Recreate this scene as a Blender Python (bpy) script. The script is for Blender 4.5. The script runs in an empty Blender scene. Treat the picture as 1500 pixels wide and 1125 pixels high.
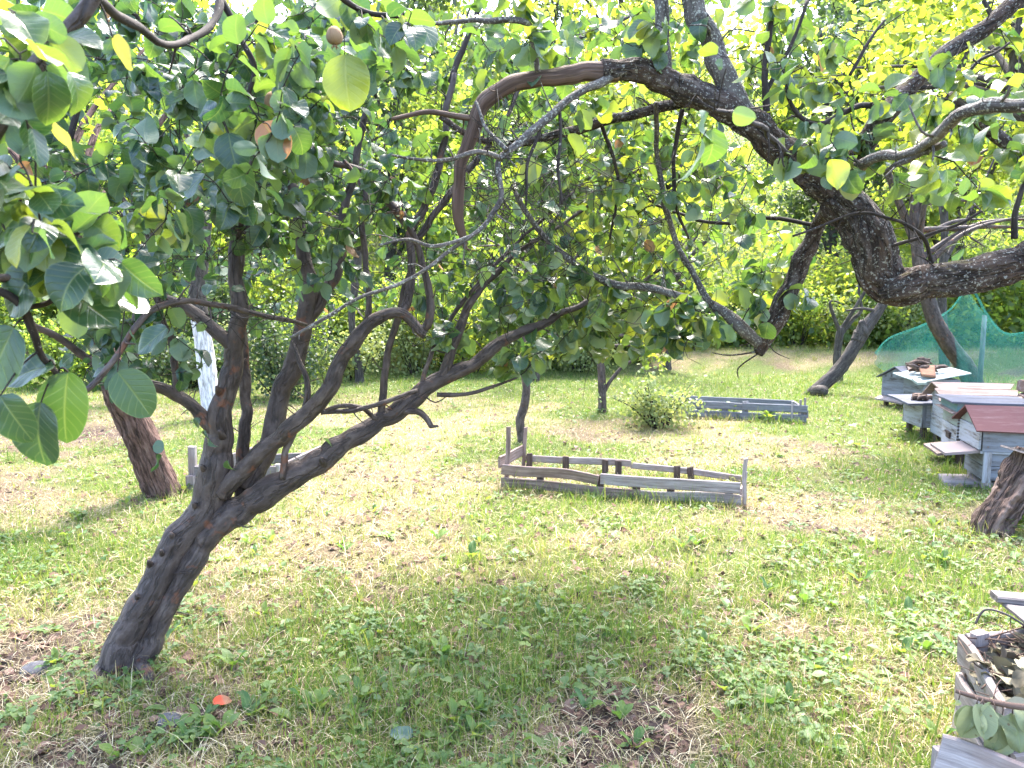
import bpy, math, random
import numpy as np
from mathutils import Vector, Matrix

R = math.radians
rng = np.random.default_rng(7)
random.seed(7)
C = bpy.context.scene.collection
sc = bpy.context.scene

# ------------------------------------------------------------------ camera, sky, sun, exposure
FPX, CX, CY = 1127.0, 750.0, 562.5          # focal length and centre in photo pixels (1500 x 1125)
HORIZON = 420.0
CAM = np.array([0.0, 0.0, 1.5])
PITCH = math.atan((CY - HORIZON) / FPX)

cam_d = bpy.data.cameras.new("camera")
cam = bpy.data.objects.new("camera", cam_d)
C.objects.link(cam)
cam.location = CAM
cam.rotation_euler = (math.pi / 2 - PITCH, 0, 0)
cam_d.sensor_width = 36
cam_d.lens = 36 * FPX / 1500
cam_d.clip_start, cam_d.clip_end = 0.05, 500
cam_d.dof.use_dof = True
cam_d.dof.focus_distance = 3.6
cam_d.dof.aperture_fstop = 9.5
sc.camera = cam

SUN_EL, SUN_AZ = R(60), R(14)               # azimuth measured from straight ahead towards the right
world = bpy.data.worlds.new("World")
sc.world = world
world.use_nodes = True
wn = world.node_tree.nodes
sky = wn.new("ShaderNodeTexSky")
sky.sky_type = 'NISHITA'
sky.sun_disc = False
sky.sun_elevation = SUN_EL
sky.sun_rotation = SUN_AZ
sky.dust_density = 3.0
sky.air_density = 1.0
bg = wn["Background"]
bg.inputs["Strength"].default_value = 0.15
world.node_tree.links.new(sky.outputs[0], bg.inputs[0])

sun_d = bpy.data.lights.new("sun", 'SUN')
sun_d.energy = 2.1
sun_d.angle = R(10)
sun_d.color = (1.0, 0.95, 0.86)
sun = bpy.data.objects.new("sun", sun_d)
C.objects.link(sun)
sdir = Vector((math.sin(SUN_AZ) * math.cos(SUN_EL), math.cos(SUN_AZ) * math.cos(SUN_EL), math.sin(SUN_EL)))
sun.rotation_euler = sdir.to_track_quat('Z', 'Y').to_euler()
sun.location = sdir * 30

sc.view_settings.view_transform = 'Standard'
sc.view_settings.look = 'None'
sc.view_settings.gamma = 1
sc.view_settings.exposure = 3.15
sc.cycles.max_bounces = 8
sc.cycles.diffuse_bounces = 4
sc.cycles.glossy_bounces = 2
sc.cycles.transmission_bounces = 5
sc.cycles.transparent_max_bounces = 8
sc.cycles.sample_clamp_indirect = 6
sc.cycles.use_denoising = True

# ------------------------------------------------------------------ numeric helpers
_cp, _sp = math.cos(PITCH), math.sin(PITCH)

def ray(px, py):
    x = (np.asarray(px, float) - CX) / FPX
    v = (CY - np.asarray(py, float)) / FPX
    y = _cp + v * _sp
    z = v * _cp - _sp
    return x / y, z / y                     # per metre of depth (world Y)

def at(px, py, d):
    """The point d metres ahead seen at photo pixel px, py."""
    rx, rz = ray(px, py)
    d = np.asarray(d, float)
    return np.stack([rx * d, d + 0 * rx, 1.5 + rz * d], -1)

def hashn(ix, iy, iz, seed):
    h = (ix.astype(np.int64) * 374761393 + iy.astype(np.int64) * 668265263 + iz.astype(np.int64) * 2147483647 + seed * 1274126177) & 0xffffffff
    h = ((h ^ (h >> 13)) * 1274126177) & 0xffffffff
    return ((h ^ (h >> 16)) & 0xffff) / 65535.0

def vnoise(p, seed=0):
    """value noise in 0..1 for points (..., 3)"""
    p = np.asarray(p, float)
    i = np.floor(p)
    f = p - i
    f = f * f * (3 - 2 * f)
    out = 0
    for dx in (0, 1):
        for dy in (0, 1):
            for dz in (0, 1):
                w = (f[..., 0] if dx else 1 - f[..., 0]) * (f[..., 1] if dy else 1 - f[..., 1]) * (f[..., 2] if dz else 1 - f[..., 2])
                out = out + w * hashn(i[..., 0] + dx, i[..., 1] + dy, i[..., 2] + dz, seed)
    return out

def fbm(p, seed=0, octv=3):
    s, a, t = 0, 1.0, 0
    p = np.asarray(p, float)
    for k in range(octv):
        s = s + a * vnoise(p * 2 ** k, seed + k)
        t += a
        a *= 0.5
    return s / t

def sstep(a, b, x):
    t = np.clip((x - a) / (b - a), 0, 1)
    return t * t * (3 - 2 * t)

def ground_z(x, y):
    x, y = np.asarray(x, float), np.asarray(y, float)
    p = np.stack([x, y, 0 * x], -1)
    z = 0.05 * (fbm(p * 0.9, 3, 2) - 0.5) * sstep(1, 4, y) + 0.03 * (fbm(p * 3.1, 9, 2) - 0.5)
    yb = y + 0.5 * (fbm(p * 0.35, 5, 2) - 0.5) * 2
    z = z + 0.32 * sstep(12.9, 14.3, yb)
    z = z + np.maximum(0, y - 15.5) * 0.16 + np.maximum(0, y - 19) * 0.2
    return z

def on_ground(px, py):
    d = 1127 * 1.5 / (np.asarray(py, float) - HORIZON)
    for _ in range(6):
        p = at(px, py, d)
        rx, rz = ray(px, py)
        d = (ground_z(p[..., 0], p[..., 1]) - 1.5) / rz
    p = at(px, py, d)
    return p

# ------------------------------------------------------------------ mesh building
def make_mesh(name, V, F, attrs=None, smooth=True, mat=None):
    """V (n,3); F list of arrays (k,m) of equal corner count, or python lists; attrs name -> (n,3|4)"""
    me = bpy.data.meshes.new(name)
    V = np.asarray(V, np.float32)
    me.vertices.add(len(V))
    me.vertices.foreach_set("co", V.ravel())
    idx, starts, n = [], [], 0
    for f in F:
        f = np.asarray(f, np.int32)
        if f.size == 0:
            continue
        k, m = f.shape
        idx.append(f.ravel())
        starts.append(n + np.arange(k, dtype=np.int32) * m)
        n += k * m
    idx = np.concatenate(idx)
    starts = np.concatenate(starts)
    me.loops.add(n)
    me.loops.foreach_set("vertex_index", idx)
    me.polygons.add(len(starts))
    me.polygons.foreach_set("loop_start", starts)
    me.polygons.foreach_set("use_smooth", np.full(len(starts), smooth, bool))
    for an, av in (attrs or {}).items():
        av = np.asarray(av, np.float32)
        if av.shape[1] == 3:
            a = me.attributes.new(an, 'FLOAT_VECTOR', 'POINT')
            a.data.foreach_set("vector", av.ravel())
        else:
            a = me.attributes.new(an, 'FLOAT_COLOR', 'POINT')
            a.data.foreach_set("color", av.ravel())
    me.update(calc_edges=True)
    if mat:
        me.materials.append(mat)
    return me

class Batch:
    """collects pieces of one mesh"""
    def __init__(self):
        self.V, self.F, self.A, self.n = [], {}, [], 0
    def add(self, V, faces, A=None):
        V = np.asarray(V, float).reshape(-1, 3)
        for f in faces:
            f = np.asarray(f, int)
            if f.size:
                self.F.setdefault(f.shape[1], []).append(f + self.n)
        self.V.append(V)
        self.A.append(np.zeros((len(V), 3)) if A is None else np.asarray(A, float).reshape(-1, 3))
        self.n += len(V)
    def build(self, name, mat, parent=None, smooth=True, label=None):
        V = np.concatenate(self.V)
        off = np.array(parent_loc(parent)) if parent else 0
        me = make_mesh(name, V - off, [np.concatenate(f) for f in self.F.values()], {"bc": np.concatenate(self.A)}, smooth, mat)
        o = bpy.data.objects.new(name, me)
        C.objects.link(o)
        if parent:
            o.parent = parent
        if label:
            o["label"] = label
        return o

def parent_loc(p):
    l = Vector(p.location)
    while p.parent:
        p = p.parent
        l = l + p.location
    return l

def thing(name, label, cat, loc, group=None):
    o = bpy.data.objects.new(name, None)
    o.empty_display_size = 0.1
    C.objects.link(o)
    o.location = [float(v) for v in loc]
    tag(o, label, cat, group)
    return o

def tag(o, label, cat, group=None):
    o["label"] = label
    o["category"] = cat
    if group:
        o["group"] = group
    return o

def catmull(P, per):
    """P (n,k) control rows -> smooth rows; per = steps per span (int or list)"""
    P = np.asarray(P, float)
    n = len(P)
    out = []
    for i in range(n - 1):
        p0, p1, p2, p3 = P[max(i - 1, 0)], P[i], P[i + 1], P[min(i + 2, n - 1)]
        k = per if np.isscalar(per) else per[i]
        t = np.linspace(0, 1, k, endpoint=False)[:, None]
        out.append(0.5 * (2 * p1 + (p2 - p0) * t + (2 * p0 - 5 * p1 + 4 * p2 - p3) * t ** 2 + (3 * p1 - p0 - 3 * p2 + p3) * t ** 3))
    out.append(P[-1:])
    return np.concatenate(out)

def tube(b, P, r, ns=8, rough=0.0, rscale=8.0, seed=0, cap=True, ell=None):
    """sweeps a ring of radius r along P into batch b"""
    P = np.asarray(P, float)
    r = np.maximum(np.asarray(r, float), 0.0004)
    n = len(P)
    T = np.gradient(P, axis=0)
    T /= np.linalg.norm(T, axis=1)[:, None] + 1e-9
    up = np.array([0, 0, 1.0]) if abs(T[0][2]) < 0.9 else np.array([1.0, 0, 0])
    N = np.zeros((n, 3))
    a = np.cross(T[0], up)
    N[0] = a / np.linalg.norm(a)
    for i in range(1, n):
        v = N[i - 1] - T[i] * np.dot(N[i - 1], T[i])
        N[i] = v / (np.linalg.norm(v) + 1e-9)
    B = np.cross(T, N)
    th = np.linspace(0, 2 * math.pi, ns, endpoint=False)
    L = np.concatenate([[0], np.cumsum(np.linalg.norm(np.diff(P, axis=0), axis=1))])
    co, si = np.cos(th)[None, :], np.sin(th)[None, :]
    rr = r[:, None] * np.ones((1, ns))
    bc = np.stack([rr * co, rr * si, L[:, None] + 0 * rr], -1)
    if rough:
        q = np.stack([bc[..., 0] * rscale * 2.2, bc[..., 1] * rscale * 2.2, bc[..., 2] * rscale * 0.6], -1)
        d = fbm(q, seed, 3) - 0.5
        d2 = fbm(q * 3.3 * np.array([1, 1, 1.6]), seed + 11, 2) - 0.5
        low = fbm(np.stack([co * 0.8 + 0 * rr, si * 0.8 + 0 * rr, L[:, None] * 5 + 0 * rr], -1), seed + 5, 2) - 0.5
        rr = rr * (1 + rough * (1.0 * d + 0.6 * d2) + 0.35 * min(rough, 0.5) * low * 2)
    V = P[:, None, :] + rr[..., None] * (co[..., None] * N[:, None, :] + si[..., None] * B[:, None, :])
    i = np.arange(n - 1)[:, None] * ns
    j = np.arange(ns)[None, :]
    j2 = (j + 1) % ns
    F = np.stack([i + j, i + j2, i + ns + j2, i + ns + j], -1).reshape(-1, 4)
    faces = [F]
    if cap:
        faces.append(np.arange(ns)[None, ::-1])
        faces.append((n - 1) * ns + np.arange(ns)[None, :])
    b.add(V, faces, bc + seed * 1.7)

def limb_px(rows, per=6):
    """rows of px, py, depth, half width in px -> P, r in metres"""
    a = np.asarray(rows, float)
    P = at(a[:, 0], a[:, 1], a[:, 2])
    r = a[:, 3] * a[:, 2] / FPX
    s = catmull(np.column_stack([P, r]), per)
    return s[:, :3], s[:, 3]

def box(b, c, ax, size, warp=0.0, seed=0, ch=0.006, segs=6):
    """a slightly warped, chamfered board: c centre, ax rows = (along, across, thick), size same order"""
    c = np.asarray(c, float)
    ax = np.asarray(ax, float)
    l, w, t = size
    ch = min(ch, w * 0.2, t * 0.3)
    prof = np.array([[-w / 2 + ch, -t / 2], [w / 2 - ch, -t / 2], [w / 2, -t / 2 + ch], [w / 2, t / 2 - ch], [w / 2 - ch, t / 2], [-w / 2 + ch, t / 2], [-w / 2, t / 2 - ch], [-w / 2, -t / 2 + ch]])
    u = np.linspace(-l / 2, l / 2, segs + 1)
    r = np.random.default_rng(seed + 100)
    k = r.normal(size=6) * warp
    V, A = [], []
    for i, s in enumerate(u):
        q = s / max(l, 1e-6)
        ow = k[0] * q * q + k[1] * math.sin(5 * q + k[5] * 50) * 0.4
        ot = k[2] * q * q * 2 + k[3] * math.sin(7 * q) * 0.4
        tw = k[4] * q * 4
        pr = prof * (1 - (0.02 if i in (0, segs) else 0))
        jag = 0 if 0 < i < segs else warp * 0.8
        for pw, pt in pr:
            a, bb = pw + ow - tw * pt, pt + ot + tw * pw * 2
            V.append(c + ax[0] * (s + jag * math.sin(pw * 90 + seed)) + ax[1] * a + ax[2] * bb)
            A.append((pw + seed * 0.37, pt + seed * 0.11, s))
    n = 8
    F = [[i * n + j, i * n + (j + 1) % n, (i + 1) * n + (j + 1) % n, (i + 1) * n + j] for i in range(segs) for j in range(n)]
    b.add(V, [np.array(F), np.arange(n)[None, ::-1], segs * n + np.arange(n)[None, :]], A)

def board(b, p0, p1, up, w, t, **k):
    """a board from p0 to p1, its width along up"""
    p0, p1 = np.asarray(p0, float), np.asarray(p1, float)
    a = p1 - p0
    l = np.linalg.norm(a)
    a = a / l
    up = np.asarray(up, float)
    up = up - a * np.dot(a, up)
    up /= np.linalg.norm(up)
    box(b, (p0 + p1) / 2, [a, up, np.cross(a, up)], (l, w, t), **k)

# ------------------------------------------------------------------ leaves
def leaf_template(nu, nv, kind="quince"):
    u = np.linspace(0, 1, nu)
    v = np.linspace(-1, 1, nv)
    if kind == "quince":
        w = 0.385 * np.sin(math.pi * np.clip(u, 0, 1) ** 0.84) ** 0.5
        w[0] = 0.06
        w[-1] = 0.004
    elif kind == "dock":
        w = 0.20 * np.sin(math.pi * u ** 1.15) ** 0.8 + 0.02
        w[-1] = 0.006
    elif kind == "lance":
        w = 0.17 * np.sin(math.pi * u ** 0.9) ** 0.8 + 0.01
        w[-1] = 0.004
    else:
        w = 0.34 * np.sin(math.pi * u ** 0.85) ** 0.8
        w[0] = 0.02
        w[-1] = 0.01
    U, Vv = np.meshgrid(u, v, indexing="ij")
    W = w[:, None] * np.ones((1, nv))
    i = np.arange(nu - 1)[:, None] * nv
    j = np.arange(nv - 1)[None, :]
    F = np.stack([i + j, i + j + 1, i + nv + j + 1, i + nv + j], -1).reshape(-1, 4)
    return U.ravel(), Vv.ravel(), W.ravel(), F

def leaves_mesh(base, axis, nrm, length, tmpl, hue, rg, wav=1.0, bend=(0.05, 0.5), fold=(0.05, 0.5)):
    U, Vv, W, F = tmpl
    M = len(base)
    a = axis / (np.linalg.norm(axis, axis=1)[:, None] + 1e-9)
    n = nrm - a * np.sum(a * nrm, 1)[:, None]
    n /= np.linalg.norm(n, axis=1)[:, None] + 1e-9
    s = np.cross(a, n)
    be = rg.uniform(bend[0], bend[1], M)[:, None]
    fo = rg.uniform(fold[0], fold[1], M)[:, None]
    ph = rg.uniform(0, 6.3, M)[:, None]
    wa = rg.uniform(0.0, 0.06, M)[:, None] * wav
    sk = rg.normal(0, 0.07, M)[:, None]
    wid = rg.uniform(0.85, 1.15, M)[:, None]
    x = (Vv * W)[None, :] * wid + sk * (U * (1 - U))[None, :] * 2
    ang = be * 2.0 * U[None, :]
    y = np.sin(ang) / (be * 2.0)
    zb = -(1 - np.cos(ang)) / (be * 2.0)
    z = zb + fo * (np.abs(Vv) * W)[None, :] * 0.8 + wa * np.sin(ph + U[None, :] * 9 + Vv[None, :] * 2.2) * np.abs(Vv)[None, :] + sk * (Vv * W)[None, :] * 2 * U[None, :]
    Lg = length[:, None, None]
    P = base[:, None, :] + Lg * (x[..., None] * s[:, None, :] + y[..., None] * a[:, None, :] + z[..., None] * n[:, None, :])
    A = np.empty((M, len(U), 4))
    A[..., 0] = hue[:, None]
    A[..., 1] = U[None, :]
    A[..., 2] = Vv[None, :] * 0.5 + 0.5
    A[..., 3] = rg.uniform(0, 1, M)[:, None]
    k = len(U)
    FF = (F[None] + (np.arange(M) * k)[:, None, None]).reshape(-1, 4)
    return P.reshape(-1, 3), FF, A.reshape(-1, 4)

def crown_obj(name, parts, mat, parent, label=None):
    V, F, A, n = [], [], [], 0
    for v, f, a in parts:
        V.append(v)
        F.append(f + n)
        A.append(a)
        n += len(v)
    off = np.array(parent_loc(parent)) if parent else 0
    me = make_mesh(name, np.concatenate(V) - off, [np.concatenate(F)], {"lc": np.concatenate(A)}, True, mat)
    o = bpy.data.objects.new(name, me)
    C.objects.link(o)
    if parent:
        o.parent = parent
    if label:
        o["label"] = label
    return o

T_BIG = leaf_template(9, 7)
T_MID = leaf_template(6, 5)
T_LOW = leaf_template(4, 3, "low")
T_LANCE = leaf_template(7, 3, "lance")
T_TINY = leaf_template(3, 3, "low")

class Skeleton:
    """limbs of one tree; twigs grow from the nearest point of what is there"""
    def __init__(self, seed):
        self.P, self.Rr, self.D = np.zeros((0, 3)), np.zeros(0), np.zeros((0, 3))
        self.rg = np.random.default_rng(seed)
        self.leaf = []                        # base, axis
        self.slim, self.spurs = 1.0, 0
    def add(self, P, r):
        D = np.gradient(P, axis=0)
        D /= np.linalg.norm(D, axis=1)[:, None] + 1e-9
        self.P = np.concatenate([self.P, P])
        self.Rr = np.concatenate([self.Rr, r])
        self.D = np.concatenate([self.D, D])
    def limb(self, b, rows, ns=10, per=6, rough=0.10, rscale=8, seed=0, grow=True, px=True):
        if px:
            P, r = limb_px(rows, per)
        else:
            s = catmull(rows, per)
            P, r = s[:, :3], s[:, 3]
        r = r * self.slim
        L = np.concatenate([[0], np.cumsum(np.linalg.norm(np.diff(P, axis=0), axis=1))])
        q = np.stack([L * 9, 0 * L + seed * 3.7, 0 * L], -1)
        J = np.stack([fbm(q + k * 17.3, 5 + k, 2) - 0.5 for k in range(3)], -1)
        P = P + J * (0.5 * np.minimum(r, 0.03) + 0.010)[:, None] * 1.6 * np.minimum(1, L / 0.1)[:, None]
        rn = r * (1 + 0.22 * (vnoise(q * 2.3 + 50, 9) - 0.4))
        tube(b, P, rn, ns, rough, rscale, seed)
        if self.spurs:
            rg = self.rg
            for _ in range(int(L[-1] * self.spurs)):
                i = int(rg.integers(len(P) // 6, len(P)))
                t_ = P[min(i + 1, len(P) - 1)] - P[max(i - 1, 0)]
                t_ = t_ / (np.linalg.norm(t_) + 1e-9)
                v = rg.normal(0, 1, 3)
                v = v - t_ * np.dot(v, t_)
                v = v / np.linalg.norm(v) + t_ * rg.uniform(-0.2, 0.9)
                l = rg.gamma(2, 0.022) + r[i]
                e = P[i] + v * l
                m = (P[i] + e) / 2 + rg.normal(0, 0.12, 3) * l
                rr = min(r[i] * 0.5, rg.uniform(0.0018, 0.0042))
                tube(b, catmull(np.array([P[i], m, e]), 3), np.linspace(rr, rr * 0.55, 7), 5, 0)
        if grow:
            self.add(P, r)
        return P, r
    def grow(self, b, pts, nleaf=(4, 8), bare=0.0, rmax=0.007, ns=5, sag=0.05, crook=0.12, spread=1.0):
        rg = self.rg
        if len(pts) == 0:
            return
        d0 = np.array([np.min(np.sum((self.P - p) ** 2, 1)) for p in pts])
        for k in np.argsort(d0):
            p = pts[k]
            v = p - self.P
            dist = np.linalg.norm(v, axis=1) + 1e-6
            al = np.sum(v * self.D, 1) / dist
            sc_ = dist * (1.25 - 0.3 * al)
            i = int(np.argmin(sc_))
            q, L = self.P[i], dist[i]
            if L < 0.02:
                continue
            n = int(np.clip(L / 0.05, 4, 12))
            t = np.linspace(0, 1, n)[:, None]
            h = q + self.D[i] * L * 0.35 + np.array([0, 0, sag * L])
            Q = (1 - t) ** 2 * q + 2 * t * (1 - t) * h + t * t * p
            J = rg.normal(0, 1, (n, 3)) * crook * L / n ** 0.5 * 0.8
            J[0] = 0
            Q = Q + J * np.sin(np.linspace(0.3, 2.6, n))[:, None]
            r0 = min(self.Rr[i] * 0.65, rmax, 0.0022 + 0.006 * L)
            r = np.linspace(max(r0, 0.0016), 0.0013, n)
            tube(b, Q, r, ns, 0, cap=False)
            self.add(Q[1:], r[1:])
            if rg.random() < bare:
                # a bare forked twig
                for _ in range(2):
                    e = Q[-1] + rg.normal(0, 1, 3) * 0.07
                    m = (Q[-1] + e) / 2 + rg.normal(0, 1, 3) * 0.015
                    tube(b, np.array([Q[-1], m, e]), np.array([0.0013, 0.0011, 0.0008]), 4, 0, cap=False)
                continue
            m = int(rg.integers(nleaf[0], nleaf[1] + 1))
            td = Q[-1] - Q[-2]
            td /= np.linalg.norm(td) + 1e-9
            for w in range(m):
                f = rg.uniform(0.35, 1.0) if w else 1.0
                x = f * (n - 1)
                i0 = min(int(x), n - 2)
                bp = Q[i0] + (Q[i0 + 1] - Q[i0]) * (x - i0)
                ax = td * 0.5 + rg.normal(0, 0.75, 3) * spread
                ax[2] -= 0.25
                ax /= np.linalg.norm(ax)
                self.leaf.append((bp, ax))
    def leaf_parts(self, tmpl, size, hue, pet=0.18, nup=0.8, b=None, wav=1.0, hue_x=0.0, brown=0.0, **k):
        rg = self.rg
        if not self.leaf:
            return []
        B = np.array([l[0] for l in self.leaf])
        A = np.array([l[1] for l in self.leaf])
        M = len(B)
        L = rg.uniform(size[0], size[1], M) * np.where(rg.random(M) < 0.12, 0.6, 1)
        # blades droop from the stalk; face roughly up and outward
        base = B + A * (L * pet)[:, None]
        ax = A + np.array([0, 0, -0.35]) + rg.normal(0, 0.25, (M, 3))
        nr = np.array([0, 0, 1.0]) * nup + rg.normal(0, 0.55, (M, 3)) + A * 0.2
        if b is not None:
            for i in range(M):
                tube(b, np.array([B[i], base[i]]), np.array([0.0011, 0.0009]), 3, 0, cap=False)
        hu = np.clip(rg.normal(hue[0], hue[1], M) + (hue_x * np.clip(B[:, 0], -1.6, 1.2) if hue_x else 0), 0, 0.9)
        hu = np.where(rg.random(M) < brown, 1.0, hu)
        return [leaves_mesh(base, ax, nr, L, tmpl, hu, rg, wav, **k)]

def pix_cloud(rg, n, cx, cy, rx, ry, d0, d1, zmin=0.9):
    """n points in a lens shaped volume whose middle is seen at cx, cy"""
    out = []
    while len(out) < n:
        a, r = rg.uniform(0, 2 * math.pi), math.sqrt(rg.random())
        d = rg.uniform(d0, d1)
        p = at(cx + rx * r * math.cos(a), cy + ry * r * math.sin(a), d)
        if p[2] > zmin:
            out.append(p)
    return np.array(out)

# ------------------------------------------------------------------ materials
def new_mat(name):
    m = bpy.data.materials.new(name)
    m.use_nodes = True
    nt = m.node_tree
    nt.nodes.clear()
    out = nt.nodes.new("ShaderNodeOutputMaterial")
    return m, nt, out

def nd(nt, t, **k):
    n = nt.nodes.new(t)
    for a, v in k.items():
        setattr(n, a, v)
    return n

def ramp(nt, fac, stops):
    r = nd(nt, "ShaderNodeValToRGB")
    e = r.color_ramp.elements
    e[0].position, e[0].color = stops[0][0], (*stops[0][1], 1)
    e[1].position, e[1].color = stops[-1][0], (*stops[-1][1], 1)
    for p, c in stops[1:-1]:
        x = e.new(p)
        x.color = (*c, 1)
    nt.links.new(fac, r.inputs[0])
    return r.outputs[0]

def mixc(nt, a, b, fac, mode='MIX'):
    m = nd(nt, "ShaderNodeMix", data_type='RGBA', blend_type=mode)
    for s, v in ((m.inputs[0], fac), (m.inputs[6], a), (m.inputs[7], b)):
        if hasattr(v, "links"):
            nt.links.new(v, s)
        elif isinstance(v, (int, float)):
            s.default_value = v
        else:
            s.default_value = (*v, 1)
    return m.outputs[2]

def math_(nt, op, a, b=None, clamp=False):
    m = nd(nt, "ShaderNodeMath", operation=op, use_clamp=clamp)
    for s, v in zip(m.inputs, (a, b)):
        if v is None:
            continue
        if hasattr(v, "links"):
            nt.links.new(v, s)
        else:
            s.default_value = v
    return m.outputs[0]

def noise(nt, vec, scale, detail=4, rough=0.6):
    n = nd(nt, "ShaderNodeTexNoise")
    n.inputs["Scale"].default_value = scale
    n.inputs["Detail"].default_value = detail
    n.inputs["Roughness"].default_value = rough
    if vec is not None:
        nt.links.new(vec, n.inputs["Vector"])
    return n.outputs[0]

def scaled(nt, vec, s):
    m = nd(nt, "ShaderNodeVectorMath", operation='MULTIPLY')
    nt.links.new(vec, m.inputs[0])
    m.inputs[1].default_value = s
    return m.outputs[0]

def attr(nt, name):
    a = nd(nt, "ShaderNodeAttribute")
    a.attribute_name = name
    return a

def leaf_mat(name, top, under, trans, rough=0.38, veins=True, tfac=0.42, spec=0.5):
    """top / under / trans: colour ramps over the leaf's own hue value"""
    m, nt, out = new_mat(name)
    L = nt.links.new
    a = attr(nt, "lc")
    sep = nd(nt, "ShaderNodeSeparateColor")
    L(a.outputs["Color"], sep.inputs[0])
    hue, u, v = sep.outputs[0], sep.outputs[1], sep.outputs[2]
    ct, cu, cr = ramp(nt, hue, top), ramp(nt, hue, under), ramp(nt, hue, trans)
    geo = nd(nt, "ShaderNodeNewGeometry")
    tc = nd(nt, "ShaderNodeTexCoord")
    nz = noise(nt, tc.outputs["Object"], 30, 3)
    ct = mixc(nt, ct, math_mul_color(nt, ct, 0.72), nz)
    bump_h = None
    if veins:
        av = math_(nt, 'ABSOLUTE', math_(nt, 'SUBTRACT', v, 0.5))
        mid = math_(nt, 'SUBTRACT', 1.0, math_(nt, 'MULTIPLY', av, 26.0), True)
        w = math_(nt, 'SUBTRACT', u, math_(nt, 'MULTIPLY', av, 0.55))
        sv = math_(nt, 'SINE', math_(nt, 'MULTIPLY', w, 44.0))
        sv = math_(nt, 'POWER', math_(nt, 'MAXIMUM', sv, 0.0), 8.0)
        vein = math_(nt, 'MAXIMUM', mid, math_(nt, 'MULTIPLY', sv, 0.4))
        ct = mixc(nt, ct, (0.22, 0.27, 0.10), math_(nt, 'MULTIPLY', vein, 0.5))
        cr = mixc(nt, cr, (0.40, 0.45, 0.08), math_(nt, 'MULTIPLY', vein, 0.35))
        edge = math_(nt, 'MULTIPLY', math_(nt, 'SUBTRACT', math_(nt, 'MULTIPLY', av, 2.0), 0.93), 12.0, True)
        ct = mixc(nt, ct, (0.28, 0.33, 0.14), math_(nt, 'MULTIPLY', edge, 0.5))
        # a few leaves carry brown spots
        sp = nd(nt, "ShaderNodeTexVoronoi")
        sp.inputs["Scale"].default_value = 45
        L(tc.outputs["Object"], sp.inputs["Vector"])
        spot = math_(nt, 'LESS_THAN', sp.outputs["Distance"], 0.14)
        spot = math_(nt, 'MULTIPLY', spot, math_(nt, 'GREATER_THAN', noise(nt, tc.outputs["Object"], 6, 1), 0.60))
        ct = mixc(nt, ct, (0.09, 0.05, 0.02), math_(nt, 'MULTIPLY', spot, 0.8))
        bump_h = math_(nt, 'ADD', math_(nt, 'MULTIPLY', vein, -0.6), nz)
    col = mixc(nt, ct, cu, geo.outputs["Backfacing"])
    p = nd(nt, "ShaderNodeBsdfPrincipled")
    L(col, p.inputs["Base Color"])
    p.inputs["Specular IOR Level"].default_value = spec
    rr = nd(nt, "ShaderNodeMapRange")
    rr.inputs[3].default_value = rough
    rr.inputs[4].default_value = 0.75
    L(geo.outputs["Backfacing"], rr.inputs[0])
    L(rr.outputs[0], p.inputs["Roughness"])
    if bump_h is not None:
        bp = nd(nt, "ShaderNodeBump")
        bp.inputs["Strength"].default_value = 0.35
        bp.inputs["Distance"].default_value = 0.004
        L(bump_h, bp.inputs["Height"])
        L(bp.outputs[0], p.inputs["Normal"])
    t = nd(nt, "ShaderNodeBsdfTranslucent")
    L(cr, t.inputs["Color"])
    mx = nd(nt, "ShaderNodeMixShader")
    mx.inputs[0].default_value = tfac
    L(p.outputs[0], mx.inputs[1])
    L(t.outputs[0], mx.inputs[2])
    L(mx.outputs[0], out.inputs[0])
    return m

def math_mul_color(nt, c, f):
    m = nd(nt, "ShaderNodeVectorMath", operation='SCALE')
    nt.links.new(c, m.inputs[0])
    m.inputs[3].default_value = f
    return m.outputs[0]

def solid(name, build, rough=0.85, bump=0.5, bdist=0.01, spec=0.3):
    """build(nt) -> (colour socket, height socket)"""
    m, nt, out = new_mat(name)
    c, h = build(nt)
    p = nd(nt, "ShaderNodeBsdfPrincipled")
    nt.links.new(c, p.inputs["Base Color"])
    p.inputs["Roughness"].default_value = rough
    p.inputs["Specular IOR Level"].default_value = spec
    if h is not None:
        bp = nd(nt, "ShaderNodeBump")
        bp.inputs["Strength"].default_value = bump
        bp.inputs["Distance"].default_value = bdist
        nt.links.new(h, bp.inputs["Height"])
        nt.links.new(bp.outputs[0], p.inputs["Normal"])
    nt.links.new(p.outputs[0], out.inputs[0])
    return m

def math_mul(c, f):
    return tuple(v * f for v in c)

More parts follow.
